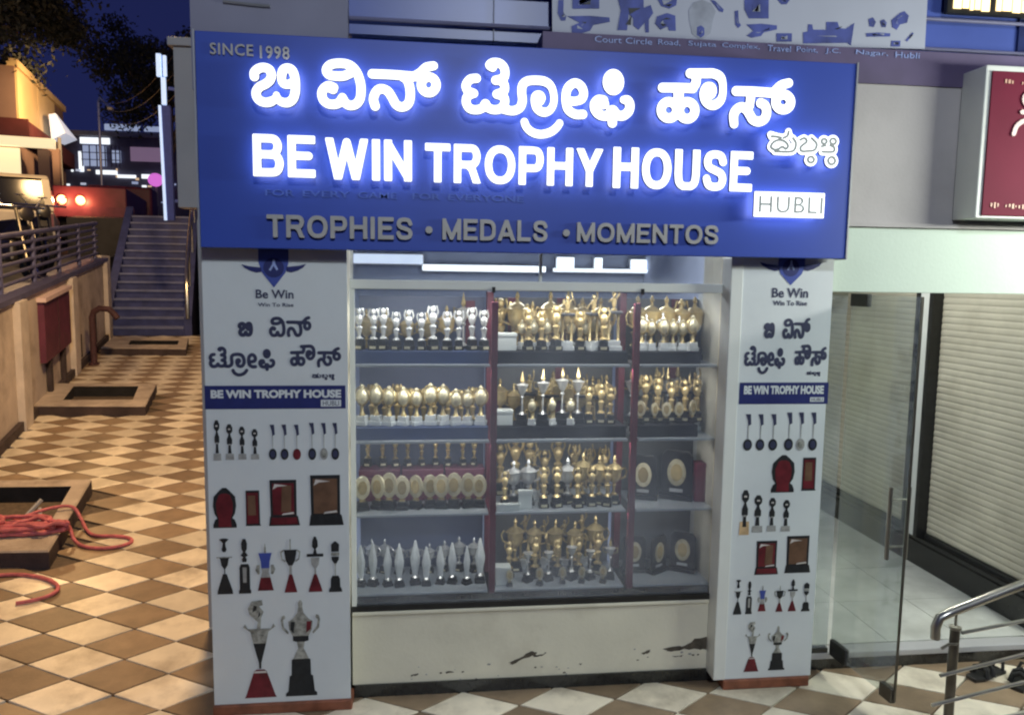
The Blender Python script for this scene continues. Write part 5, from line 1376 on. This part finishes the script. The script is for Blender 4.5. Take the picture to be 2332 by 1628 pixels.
# drain chambers
INN = [[(-3.95, 5.62), (-2.70, 5.60), (-2.88, 6.36), (-4.1, 6.38)], [(-4.22, 9.22), (-3.44, 9.22), (-3.62, 9.90), (-4.40, 9.90)], [(-4.84, 12.86), (-4.06, 12.86), (-4.16, 13.24), (-4.94, 13.24)]]
for k, (q, inn) in enumerate(zip(PITS, INN)):
    lab = ('open concrete drain chamber with the red hose, nearest the camera', 'open concrete drain chamber in the middle of the walkway', 'concrete drain chamber with a slot at the foot of the stairs')[k]
    t = thing('drain_chamber', lab, 'drain chamber', (q[0][0], q[0][1], ramp(q[0][1])), 'drain chambers along the walkway')
    H = 0.115
    o0 = [(x, y, ramp(y) - 0.03) for x, y in q]
    o1 = [(x, y, ramp(y) + H - 0.012) for x, y in q]
    cx = sum(x for x, y in q) / 4
    cy = sum(y for x, y in q) / 4
    o2 = [(x + (cx - x) * .012, y + (cy - y) * .012, ramp(y) + H) for x, y in q]
    i2 = [(x, y, ramp(y) + H) for x, y in inn]
    i0 = [(x, y, ramp(y) - 0.45) for x, y in inn]
    vs = o1 + o2 + i2
    fs = []
    for i in range(4):
        j = (i + 1) % 4
        fs += [(i, j, 4 + j, 4 + i), (4 + i, 4 + j, 8 + j, 8 + i)]
    MB().add(vs, fs).build('rim', 'concrete', t)
    MB().add(o0 + o1, [(i, (i + 1) % 4, 4 + (i + 1) % 4, 4 + i) for i in range(4)]).build('side', 'concrete_dark', t)  # shade on the outer sides put in as a darker concrete
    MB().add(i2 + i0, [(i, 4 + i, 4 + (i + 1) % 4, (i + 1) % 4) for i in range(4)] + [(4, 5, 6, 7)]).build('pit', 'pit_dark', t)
    rb_ = MB()
    rr_ = random.Random(20 + k)
    for i in range(14):                      # rubble at the bottom and edge of the pit
        u_, v_ = rr_.uniform(.08, .92), rr_.uniform(.05, .5)
        A_, B_ = Vector(inn[0]).lerp(Vector(inn[1]), u_), Vector(inn[3]).lerp(Vector(inn[2]), u_)
        P_ = A_.lerp(B_, v_)
        s_ = rr_.uniform(.03, .09)
        zc = ramp(P_.y) - .42 + s_
        rb_.hexa([(P_.x + s_ * math.cos(a) * rr_.uniform(.7, 1.2), P_.y + s_ * math.sin(a) * rr_.uniform(.7, 1.2), zc - s_) for a in (0, 1.3, 2.6, 3.9, 5.1)],
                 [(P_.x + s_ * .6 * math.cos(a), P_.y + s_ * .6 * math.sin(a), zc + s_ * rr_.uniform(.2, .9)) for a in (0, 1.3, 2.6, 3.9, 5.1)])
    rb_.build('rubble', 'concrete', t)['kind'] = 'stuff'
junk = thing('scrap_sticks', 'pale scrap sticks poking out of the nearest drain chamber', 'scrap', (-2.98, 5.75, 0.2))
for a, c in (((-3.08, 5.72, .14), (-2.93, 5.98, .36)), ((-2.93, 5.95, .30), (-2.86, 5.78, .16)), ((-3.16, 5.68, .16), (-2.95, 5.70, .24)), ((-3.2, 5.8, .15), (-3.02, 5.86, .22))):
    MB().tube([a, c], 0.016, 6).build('stick', 'grey_paint', junk)
# red hose
def hose_pts(pts, h=0.02):
    return [tuple(p) for p in catmull([(x, y, ramp(y) + z) for x, y, z in pts], 6)]
hs = thing('red_hose', 'tangled pinkish red hose heaped on the nearest drain chamber', 'hose', (-2.6, 5.5, 0.3))
random.seed(5)
for k in range(7):
    c = Vector((-2.98 + .06 * k * (-1) ** k * .8, 5.46 + .02 * (k % 3)))
    rx, ry = random.uniform(.16, .42), random.uniform(.05, .14)
    a0 = random.uniform(-.5, .5)
    pts = []
    for i in range(11):
        w = 2 * PI * i / 10
        x, y = rx * math.cos(w), ry * math.sin(w)
        x, y = x * random.uniform(.75, 1.2), y * random.uniform(.6, 1.4)
        pts.append((c.x + x * math.cos(a0) - y * math.sin(a0) * .4, c.y + x * math.sin(a0) * .3 + y, .115 + .016 + .021 * (k % 4) + .02 * random.random()))
    MB().tube(hose_pts(pts), [random.uniform(.013, .019) for _ in range(61)], 7).build('coil', 'rope_pink', hs, smooth=True)
MB().tube(hose_pts([(-2.95, 5.62, .14), (-2.80, 5.80, .15), (-2.66, 5.86, .14), (-2.58, 5.82, .06), (-2.50, 5.72, .018), (-2.40, 5.62, .014), (-2.25, 5.60, .014), (-2.14, 5.56, .014), (-2.10, 5.49, .014), (-2.16, 5.42, .014), (-2.27, 5.40, .014), (-2.40, 5.44, .014), (-2.50, 5.52, .03), (-2.58, 5.58, .13), (-2.75, 5.55, .15), (-2.95, 5.45, .15)]), .0125, 8).build('loop', 'rope_pink', hs, smooth=True)
h2 = thing('red_hose', 'loop of red hose lying on the tiles at the left edge', 'hose', (-2.6, 4.9, 0.13))
MB().tube(hose_pts([(-3.1, 4.99, .014), (-2.85, 5.02, .014), (-2.66, 5.04, .014), (-2.50, 5.00, .014), (-2.38, 4.93, .014), (-2.30, 4.84, .014), (-2.30, 4.76, .014), (-2.36, 4.70, .014), (-2.46, 4.66, .014)]), .0125, 8).build('loop', 'rope_pink', h2, smooth=True)

# ================================================================== STAIRS
stt = thing('stone_stairs', 'dark stone stairs, blue sign light in their colour, climbing at the end of the walkway', 'stairs', (-5.1, 14.5, 0.98))
A0 = Vector((-5.80, 14.5))
for k in range(15):
    p0 = A0 + DW * (0.285 * k)
    p1 = p0 + DW * 0.30
    wv = Vector((1.34, 0.0))
    z = 0.96 + 0.165 * k
    q = [p0, p0 + wv, p1 + wv, p1]
    zb = -0.5 if k < 0 else z - 0.3
    st_ = MB().hexa([(v.x, v.y, zb) for v in q], [(v.x, v.y, z + 0.125) for v in q]).build('step', 'stair_stone', stt)
    e0 = p0 - DW * 0.02
    q = [e0, e0 + wv, p1 + wv, p1]
    MB().hexa([(v.x, v.y, z + 0.1255) for v in q], [(v.x, v.y, z + 0.165) for v in q]).build('tread', 'stair_edge', st_)
def side_wall(b, off, w_, up):
    for s0, s1 in ((0.0, 4.4),):
        p0, p1 = A0 + Vector((off, 0)) + DW * s0, A0 + Vector((off, 0)) + DW * s1
        q = [p0, p0 + Vector((w_, 0)), p1 + Vector((w_, 0)), p1]
        z0, z1 = 1.0, 1.0 + 0.579 * 4.4
        b.hexa([(v.x, v.y, 0.5) for v in q], [(q[0].x, q[0].y, z0 + up), (q[1].x, q[1].y, z0 + up), (q[2].x, q[2].y, z1 + up), (q[3].x, q[3].y, z1 + up)])
    return b
MB().box(-5.97, -5.81, 14.38, 14.75, 0.8, 2.42).build('end_post', 'pilaster', stt, bevel=0.01)
side_wall(MB(), -0.165, 0.16, 0.12).build('left_parapet', 'stair_stone', stt)
side_wall(MB(), 1.345, 0.14, 0.30).build('right_parapet', 'stair_stone', stt)
shr = thing('stair_handrail', 'bright steel handrail on the right side of the stairs', 'handrail', (-4.42, 14.5, 1.2))
b0 = A0 + Vector((1.415, 0))
MB().tube([(b0.x, b0.y, 1.28), (b0.x, b0.y - .02, 1.9), (b0.x - .02, b0.y + .1, 2.15), (b0.x + DW.x * .8, b0.y + .8 * DW.y, 2.62), (b0.x + DW.x * 3.5, b0.y + 3.5 * DW.y, 4.1)], .035, 8).build('rail', 'steel', shr, smooth=True)
for s in (1.0, 2.2, 3.4):
    c = b0 + DW * s
    MB().tube([(c.x, c.y, 1.25 + .579 * s), (c.x, c.y, 2.15 + .579 * s)], .02, 8).build('post', 'steel', shr, smooth=True)
sw = tag(MB().hexa([(-4.24, 14.8, 0.6), (-1.2, 14.8, 0.6), (-1.2, 20, 0.6), (-5.4, 20, 0.6)], [(-4.24, 14.8, 2.9), (-1.2, 14.8, 2.9), (-1.2, 20, 4.4), (-5.4, 20, 4.4)]).build('stair_wall', 'stair_stone'), 'dim wall closing the walkway right of the stairs', 'wall')
land = structure(MB().hexa([(-8.2, 18.5, 1.5), (-2.0, 18.5, 1.5), (-2.0, 30, 1.5), (-12.5, 30, 1.5)], [(-8.2, 18.5, 3.36), (-2.0, 18.5, 3.36), (-2.0, 30, 4.3), (-12.5, 30, 4.3)]).build('upper_terrace', 'asphalt'))

# road above the wall: climbs the hill
def road_z(y):
    return 0.09 * (y - 3.66) + 1.28 if y < 16 else 2.39 + (y - 16) * 0.06
rd = MB()
ys = [-2, 4, 10, 16, 22, 30, 40, 60, 100]
for i in range(len(ys) - 1):
    a, c = ys[i], ys[i + 1]
    xa, xc = wall_x(a) - .32, wall_x(c) - .32
    rd.hexa([(xa - 60, a, -1), (xa, a, -1), (xc, c, -1), (xc - 60, c, -1)], [(xa - 60, a, road_z(a)), (xa, a, road_z(a)), (xc, c, road_z(c)), (xc - 60, c, road_z(c))])
structure(rd.build('road', 'asphalt'))

# ================================================================== VEHICLES
def wheel(b, c, ax, r, w_):
    c, ax = Vector(c), Vector(ax).normalized()
    b.tube([c - ax * w_ / 2, c + ax * w_ / 2], r, 16)
    return b
van = thing('parked_van', 'cream parked van with dark rear window behind the railing', 'van', (0, 0, 0))
MB().hexa([(-.8, -1.9, .32), (.8, -1.9, .32), (.8, 1.9, .32), (-.8, 1.9, .32)], [(-.8, -1.92, .86), (.8, -1.92, .86), (.8, 1.9, .9), (-.8, 1.9, .9)]).build('lower_body', 'van_cream', van, bevel=0.05)
MB().hexa([(-.78, -1.88, .861), (.78, -1.88, .861), (.78, 1.2, .861), (-.78, 1.2, .861)], [(-.70, -1.72, 1.50), (.70, -1.72, 1.50), (.70, .7, 1.50), (-.70, .7, 1.50)]).build('cabin', 'vehicle_glass', van, bevel=0.02)
MB().hexa([(-.74, -1.80, 1.501), (.74, -1.80, 1.501), (.74, .75, 1.501), (-.74, .75, 1.501)], [(-.70, -1.74, 1.58), (.70, -1.74, 1.58), (.70, .7, 1.58), (-.70, .7, 1.58)]).build('roof', 'van_cream', van, bevel=0.03)
for s in (-1, 1):
    MB().hexa([(s * .80, -1.93, .862), (s * .66, -1.93, .862), (s * .66, -1.80, .862), (s * .80, -1.80, .862)], [(s * .73, -1.77, 1.5), (s * .60, -1.77, 1.5), (s * .60, -1.66, 1.5), (s * .73, -1.66, 1.5)]).build('pillar', 'van_cream', van)
    box('tail_light', 'red_paint', van, s * .79 - .07 * (s > 0), s * .79 + .07 * (s < 0), -1.945, -1.925, .55, .8)
    for yy in (-1.25, 1.25):
        w = wheel(MB(), (s * .72, yy, .30), (1, 0, 0), .30, .18).build('wheel', 'tyre', van)
        wheel(MB(), (s * .815, yy, .30), (1, 0, 0), .16, .02).build('rim', 'chrome', w)
box('number_plate', 'card_white', van, -.25, .25, -1.94, -1.925, .5, .6)
box('bumper', 'grey_paint', van, -.82, .82, -2.0, -1.93, .3, .44, bevel=0.02)
van.location = (-8.95, 17.77, road_z(17.4) + .0)
van.rotation_euler = (0, 0, 0.40)
trk = thing('red_truck', 'red truck with two glowing round tail lamps up the street', 'truck', (0, 0, 0))
box('cargo_body', 'red_paint', trk, -1.0, .8, -2.6, 1.2, .7, 1.55, bevel=0.03)
box('cab', 'red_paint', trk, -.95, .95, 1.25, 2.6, .5, 2.0, bevel=0.08)
box('windscreen', 'vehicle_glass', trk, -.8, .8, 2.601, 2.62, 1.2, 1.8)
box('chassis', 'black_plastic', trk, -.7, .7, -2.6, 2.5, .45, .69)
for x in (-.78, -.33):
    c = MB().lathe([(.06, 0), (.08, .015), (.06, .04), (.015, .05)], n=14).mesh('tail_lamp', 'tail_lamp')
    ln = MB().prism(ell(x, 1.16, .12, .13, 18), -2.66, -2.645).build('lamp_lens', 'lamp_lens', trk)
    o = link('tail_lamp', c, ln)
    o.location = (x, -2.662, 1.18)
    o.rotation_euler = (PI / 2, 0, 0)
for s in (-1, 1):
    for yy in (-1.7, 1.7):
        wheel(MB(), (s * .82, yy, .42), (1, 0, 0), .42, .25).build('wheel', 'tyre', trk)
box('tail_board', 'maroon_paint', trk, -.98, .98, -2.64, -2.6015, .72, 1.0)
trk.location = (-9.55, 24.6, road_z(24.6) + .0)
trk.rotation_euler = (0, 0, 0.2)
for x in (-.72, -.25):                       # added point lamps behind the truck, putting a glow on its rear
    q = Matrix.LocRotScale(trk.location, trk.rotation_euler, None) @ Vector((x, -2.86, 1.14))
    lamp('tail_fill_light', 'POINT', q, 22, (1.0, 0.38, 0.16), 0.05)
def motorbike():
    t = thing('motorcycle', 'x', 'motorcycle', (0, 0, 0), 'motorcycles parked behind the railing')
    for yy in (-.62, .62):
        w = MB()
        w.tube([(0, yy + .27 * math.cos(k * PI / 10), .30 + .27 * math.sin(k * PI / 10)) for k in range(21)], .045, 8, cap=False)
        o = w.build('wheel', 'tyre', t, smooth=True)
        s = MB()
        for k in range(6):
            s.tube([(0, yy, .3), (0, yy + .25 * math.cos(k * PI / 3), .3 + .25 * math.sin(k * PI / 3))], .012, 5)
        s.build('spokes', 'chrome', o)
    MB().hexa([(-.1, -.05, .62), (.1, -.05, .62), (.09, .42, .66), (-.09, .42, .66)], [(-.12, 0, .84), (.12, 0, .84), (.08, .38, .86), (-.08, .38, .86)]).build('fuel_tank', 'bike_black', t, bevel=0.03)
    MB().hexa([(-.12, -.68, .66), (.12, -.68, .66), (.11, -.06, .60), (-.11, -.06, .60)], [(-.11, -.72, .78), (.11, -.72, .78), (.1, -.05, .70), (-.1, -.05, .70)]).build('seat', 'black_plastic', t, bevel=0.03)
    MB().box(-.13, .13, -.1, .3, .28, .58).build('engine', 'steel_dark', t, bevel=0.04)
    MB().tube([(-.08, .62, .3), (-.08, .45, .85), (-.08, .40, 1.0)], .022, 8).tube([(.08, .62, .3), (.08, .45, .85), (.08, .40, 1.0)], .022, 8).build('fork', 'steel_dark', t, smooth=True)
    MB().tube([(-.36, .28, 1.03), (-.2, .38, 1.02), (.2, .38, 1.02), (.36, .28, 1.03)], .016, 8).build('handlebar', 'chrome', t, smooth=True)
    MB().lathe([(.03, -.08), (.09, 0), (.095, .03), (.07, .04)], cx=0, cy=0, n=14).build('headlight', 'steel_dark', t, smooth=True).matrix_basis = Matrix.Translation((0, .50, .92)) @ Matrix.Rotation(-PI / 2, 4, 'X')
    MB().tube([(.14, .1, .3), (.16, -.3, .26), (.16, -.85, .36)], [.03, .04, .045], 8).build('exhaust', 'chrome', t, smooth=True)
    for s in (-1, 1):
        MB().tube([(s * .2, .36, 1.03), (s * .3, .36, 1.16)], .008, 6).build('mirror_stalk', 'chrome', t)
        MB().lathe([(.01, 0), (.06, .005), (.06, .015), (.01, .02)], cx=s * .3, cy=.36, cz=1.16, n=10).build('mirror', 'chrome', t)
    MB().hexa([(-.07, -.95, .55), (.07, -.95, .55), (.08, -.6, .62), (-.08, -.6, .62)], [(-.06, -.98, .60), (.06, -.98, .60), (.08, -.6, .68), (-.08, -.6, .68)]).build('rear_mudguard', 'bike_black', t)
    return t
bk = motorbike()
bk2 = copy_tree(bk)
bk['label'] = 'dark motorcycle with chrome parts parked in front of the cream van'
bk.location = (-5.75, 11.2, road_z(11.2) + .0)
bk.rotation_euler = (0, 0, -2.2)
bk3 = copy_tree(bk)
bk3['label'] = 'dark motorcycle furthest up the road, beside the cream van'
bk3.location = (-6.35, 13.3, road_z(13.3))
bk3.rotation_euler = (0, 0, -2.5)
bk2['label'] = 'dark motorcycle cut by the left edge behind the railing'
bk2.location = (-5.75, 9.7, road_z(9.7) + .0)
bk2.rotation_euler = (0, 0, -2.0)

# ================================================================== STREET UP THE HILL
yb = thing('yellow_building', 'two storey building with yellow lit panels and a glowing shop front', 'building', (-12.2, 24.0, 4.0))
def frame_pt(o, s, t, z):
    return (o.x + DW.x * s + NW.x * t, o.y + DW.y * s + NW.y * t, z)
def fbox(name, m, parent, o, s0, s1, t0, t1, z0, z1, bevel=0.0):
    q = [(s0, t0), (s0, t1), (s1, t1), (s1, t0)]
    return MB().hexa([frame_pt(o, s, t, z0) for s, t in q], [frame_pt(o, s, t, z1) for s, t in q]).build(name, m, parent, bevel=bevel)
OB = Vector((-11.82, 24.0))
fbox('body', 'brown_wall', yb, OB, 0, 6.5, -7, -0.06, 2.5, 8.05)
for s0 in (0.02, 2.45):
    fbox('yellow_panel', 'yellow_paint', yb, OB, s0, s0 + 2.36, -0.055, 0.0, 6.55, 8.0)
fbox('parapet', 'yellow_paint', yb, OB, -0.05, 6.6, -0.25, 0.03, 8.052, 8.25)
fbox('red_band', 'dark_red_wall', yb, OB, -0.1, 6.5, -0.055, 0.25, 5.95, 6.5)
fbox('front_band', 'dark_red_wall', yb, OB, -0.14, -0.005, -7, 0.25, 6.02, 6.55)
fbox('awning', 'lit_cream', yb, OB, -0.5, -0.2, -3.5, 0.95, 5.72, 5.98)  # light on the awning put in as its own glow
fbox('shop_front', 'lit_cream', yb, OB, -0.12, -0.06, -3.5, 0.0, 4.85, 5.7)
fbox('pillar', 'brown_wall', yb, OB, -0.1, 0.25, 0.45, 0.75, 3.3, 5.7)
fbox('pillar', 'brown_wall', yb, OB, 1.2, 1.5, 0.45, 0.75, 3.5, 5.94)
fbox('plinth', 'far_wall', yb, OB, -0.6, 6.0, -7, 0.9, 2.5, 4.5)
wt = thing('white_awning', 'bright white shop awning below the yellow panels', 'awning', (-12.3, 27.0, 6.5))
OA = Vector((-12.2, 26.5))
MB().hexa([frame_pt(OA, s, t, z) for s, t, z in ((0, .05, 7.2), (.2, .05, 7.2), (2.0, .1, 6.55), (0, .1, 6.4))], [frame_pt(OA, s, t, z) for s, t, z in ((0, .25, 7.25), (.2, .25, 7.25), (2.0, .5, 6.75), (0, .5, 6.65))]).build('sheet', 'lit_dim', wt)  # lit look of the sheet put in as emission
MB().tube([frame_pt(OA, 0.1, .3, 3.5), frame_pt(OA, 0.1, .3, 6.5)], .06).build('post', 'grey_paint', wt)
fs = thing('far_shops', 'row of dim shops with white light strips further up the hill', 'building', (-14.5, 40.0, 5.5))
box('block', 'far_wall', fs, -18.5, -12.0, 41, 46, 3.0, 9.0)
box('roof_edge', 'grey_paint', fs, -18.6, -11.9, 40.9, 46, 9.001, 9.25)
box('block', 'far_wall', fs, -12.0, -8.0, 43, 48, 3.0, 7.8)
for x0, x1, z0, z1, m in ((-17.3, -15.9, 8.6, 8.9, 'lit_white'), (-16.6, -15.6, 7.1, 7.3, 'lit_white'), (-15.6, -14.7, 6.95, 7.1, 'lit_white'), (-14.4, -13.5, 6.95, 7.15, 'lit_white'), (-15.8, -15.4, 7.7, 8.3, 'lit_window'),
                       (-17.2, -16.1, 7.5, 8.5, 'lit_window'), (-17.4, -17.2, 7.2, 8.2, 'lit_white'), (-14.9, -13.2, 7.8, 8.5, 'lit_purple'), (-16.1, -14.4, 9.3, 9.6, 'lit_window'), (-14.2, -13.4, 9.3, 9.55, 'lit_window'), (-14.4, -14.2, 6.2, 6.6, 'lit_white')):
    box('light_strip' if m == 'lit_white' else 'lit_window', m, fs, x0, x1, 40.85, 40.95, z0, z1)
rf = random.Random(4)
for k in range(34):                          # scattered small lights and lit signs of the far shops
    x, z = rf.uniform(-18.2, -8.3), rf.uniform(5.2, 7.4)
    w_, h_ = rf.uniform(.06, .35), rf.uniform(.05, .16)
    box('shop_light', rf.choice(('lit_white', 'lit_dim', 'lit_warm_dim', 'lit_window')), fs, x, x + w_, 40.80, 40.84, z, z + h_)
for x in (-17.2, -16.85, -16.5, -16.1, -15.8, -15.6, -15.4):
    box('window_bar', 'far_wall', fs, x - .02, x + .02, 40.78, 40.84, 7.45, 8.55)
for z in (7.8, 8.15):
    box('window_bar', 'far_wall', fs, -17.25, -15.35, 40.77, 40.779, z - .02, z + .02)
cb = thing('overhead_cables', 'thin cables hanging across the night sky above the street', 'cables', (-10, 27, 8))
for z0_, z1_ in ((8.4, 9.4), (8.2, 8.9), (7.9, 8.3)):
    pts = [Vector((-12.0, 30, z0_)).lerp(Vector((-4.0, 16, z1_ - 1.5)), t / 12) + Vector((0, 0, -.9 * math.sin(PI * t / 12))) for t in range(13)]
    MB().tube(pts, .012, 5).build('cable', 'black_plastic', cb)
mg = thing('round_sign', 'round magenta lit sign far up the street', 'sign', (-13.4, 40.0, 6.6))
MB().prism(ell(-13.42, 6.78, .36, .33, 16), 39.9, 40.0).build('disc', 'lit_magenta', mg)
MB().tube([(-13.42, 40.05, 5.5), (-13.42, 40.05, 7.1)], .06).build('post', 'grey_paint', mg)
vs_ = thing('vertical_sign', 'tall narrow blue white lit sign standing beside the stairs', 'sign', (-4.2, 13.2, 2.9))
box('light_panel', 'lit_blue_white', vs_, -4.30, -4.225, 13.0, 13.06, 5.26, 5.62, bevel=0.01)
box('light_panel', 'lit_blue_white', vs_, -4.205, -4.15, 13.02, 13.07, 5.27, 5.60, bevel=0.01)
box('light_panel', 'lit_blue_white', vs_, -4.235, -4.165, 13.0, 13.06, 4.82, 5.255, bevel=0.01)
MB().hexa([(-4.255, 13.0, 2.98), (-4.21, 13.0, 2.98), (-4.21, 13.05, 2.98), (-4.255, 13.05, 2.98)], [(-4.285, 13.0, 4.81), (-4.245, 13.0, 4.81), (-4.245, 13.05, 4.81), (-4.285, 13.05, 4.81)]).build('light_panel', 'lit_blue_white', vs_)
MB().hexa([(-4.208, 13.01, 2.98), (-4.10, 13.01, 2.98), (-4.10, 13.08, 2.98), (-4.208, 13.08, 2.98)], [(-4.243, 13.01, 4.81), (-4.11, 13.01, 4.81), (-4.11, 13.08, 4.81), (-4.243, 13.08, 4.81)]).build('side_panel', 'print_blue', vs_)
MB().tube([(-4.15, 13.1, 3.3), (-3.7, 13.3, 3.3)], .03).build('arm', 'slate_blue', vs_)
MB().tube([(-4.15, 13.1, 5.1), (-3.7, 13.3, 5.1)], .03).build('arm', 'slate_blue', vs_)
tag(box('side_building', 'far_wall', None, -3.75, -1.3, 13.2, 14.39, -0.5, 6.5), 'dark side wall of the building that carries the narrow lit sign', 'wall')
lpst = thing('street_lamp', 'slim street lamp post with a bent arm against the night sky', 'street lamp', (-12.0, 30.0, 4.5))
MB().tube([(-12.0, 30, 4.4), (-12.0, 30, 8.4), (-11.95, 30, 8.55), (-11.6, 30, 8.2)], .05).build('post', 'slate_blue', lpst)
MB().box(-11.66, -11.5, 29.92, 30.08, 8.1, 8.2).build('lamp_head', 'grey_paint', lpst)

# trees
def tree(lab, x, y, z0, h, rad, n, seed, trunk=0.2):
    rnd = random.Random(seed)
    t = thing('street_tree', lab, 'tree', (x, y, z0), 'dark trees over the yellow building')
    tr = MB()
    top = Vector((x + .2, y, z0 + h * .62))
    tr.tube([(x, y, z0), (x + .1, y, z0 + h * .3), top], [trunk, trunk * .8, trunk * .55], 9)
    cl = []
    for k in range(9):
        a = rnd.uniform(0, 2 * PI)
        l = rnd.uniform(.5, 1.0) * rad
        e = top + Vector((math.cos(a) * l, math.sin(a) * l, rnd.uniform(-.1, .9) * rad))
        s = Vector((x + .1, y, z0 + h * rnd.uniform(.35, .6)))
        tr.tube([s, (s + e) / 2 + Vector((0, 0, .2)), e], [trunk * .45, trunk * .3, trunk * .12], 6)
        cl.append(e)
    tr.build('trunk', 'bark', t, smooth=True)
    c = MB()
    for k in range(46):
        a, bq = rnd.uniform(0, 2 * PI), rnd.uniform(-.5, 1)
        q = top + Vector((math.cos(a) * rad * rnd.uniform(.2, 1.15), math.sin(a) * rad * rnd.uniform(.2, 1.1), rad * bq * .9 + .3))
        cl.append(q)
    for q in cl:
        rr = rnd.uniform(.35, .75) * rad * .42
        for i in range(n // len(cl)):
            d = Vector((rnd.gauss(0, 1), rnd.gauss(0, 1), rnd.gauss(0, .8)))
            p = q + d * rr * .55
            u = Vector((rnd.gauss(0, 1), rnd.gauss(0, 1), rnd.gauss(0, 1))).normalized()
            v = u.orthogonal().normalized()
            L = rnd.uniform(.06, .12)
            c.add([p - u * L, p + v * L * .45, p + u * L, p - v * L * .45], [(0, 1, 2, 3)])
    c.build('crown', 'leaf', t)
tree('large dark tree hanging over the yellow building', -12.3, 22.4, 3.0, 10.2, 3.4, 60000, 3, 0.24)
tree('smaller dark tree behind the yellow building', -10.6, 33.0, 3.4, 9.4, 2.6, 16000, 8, 0.2)
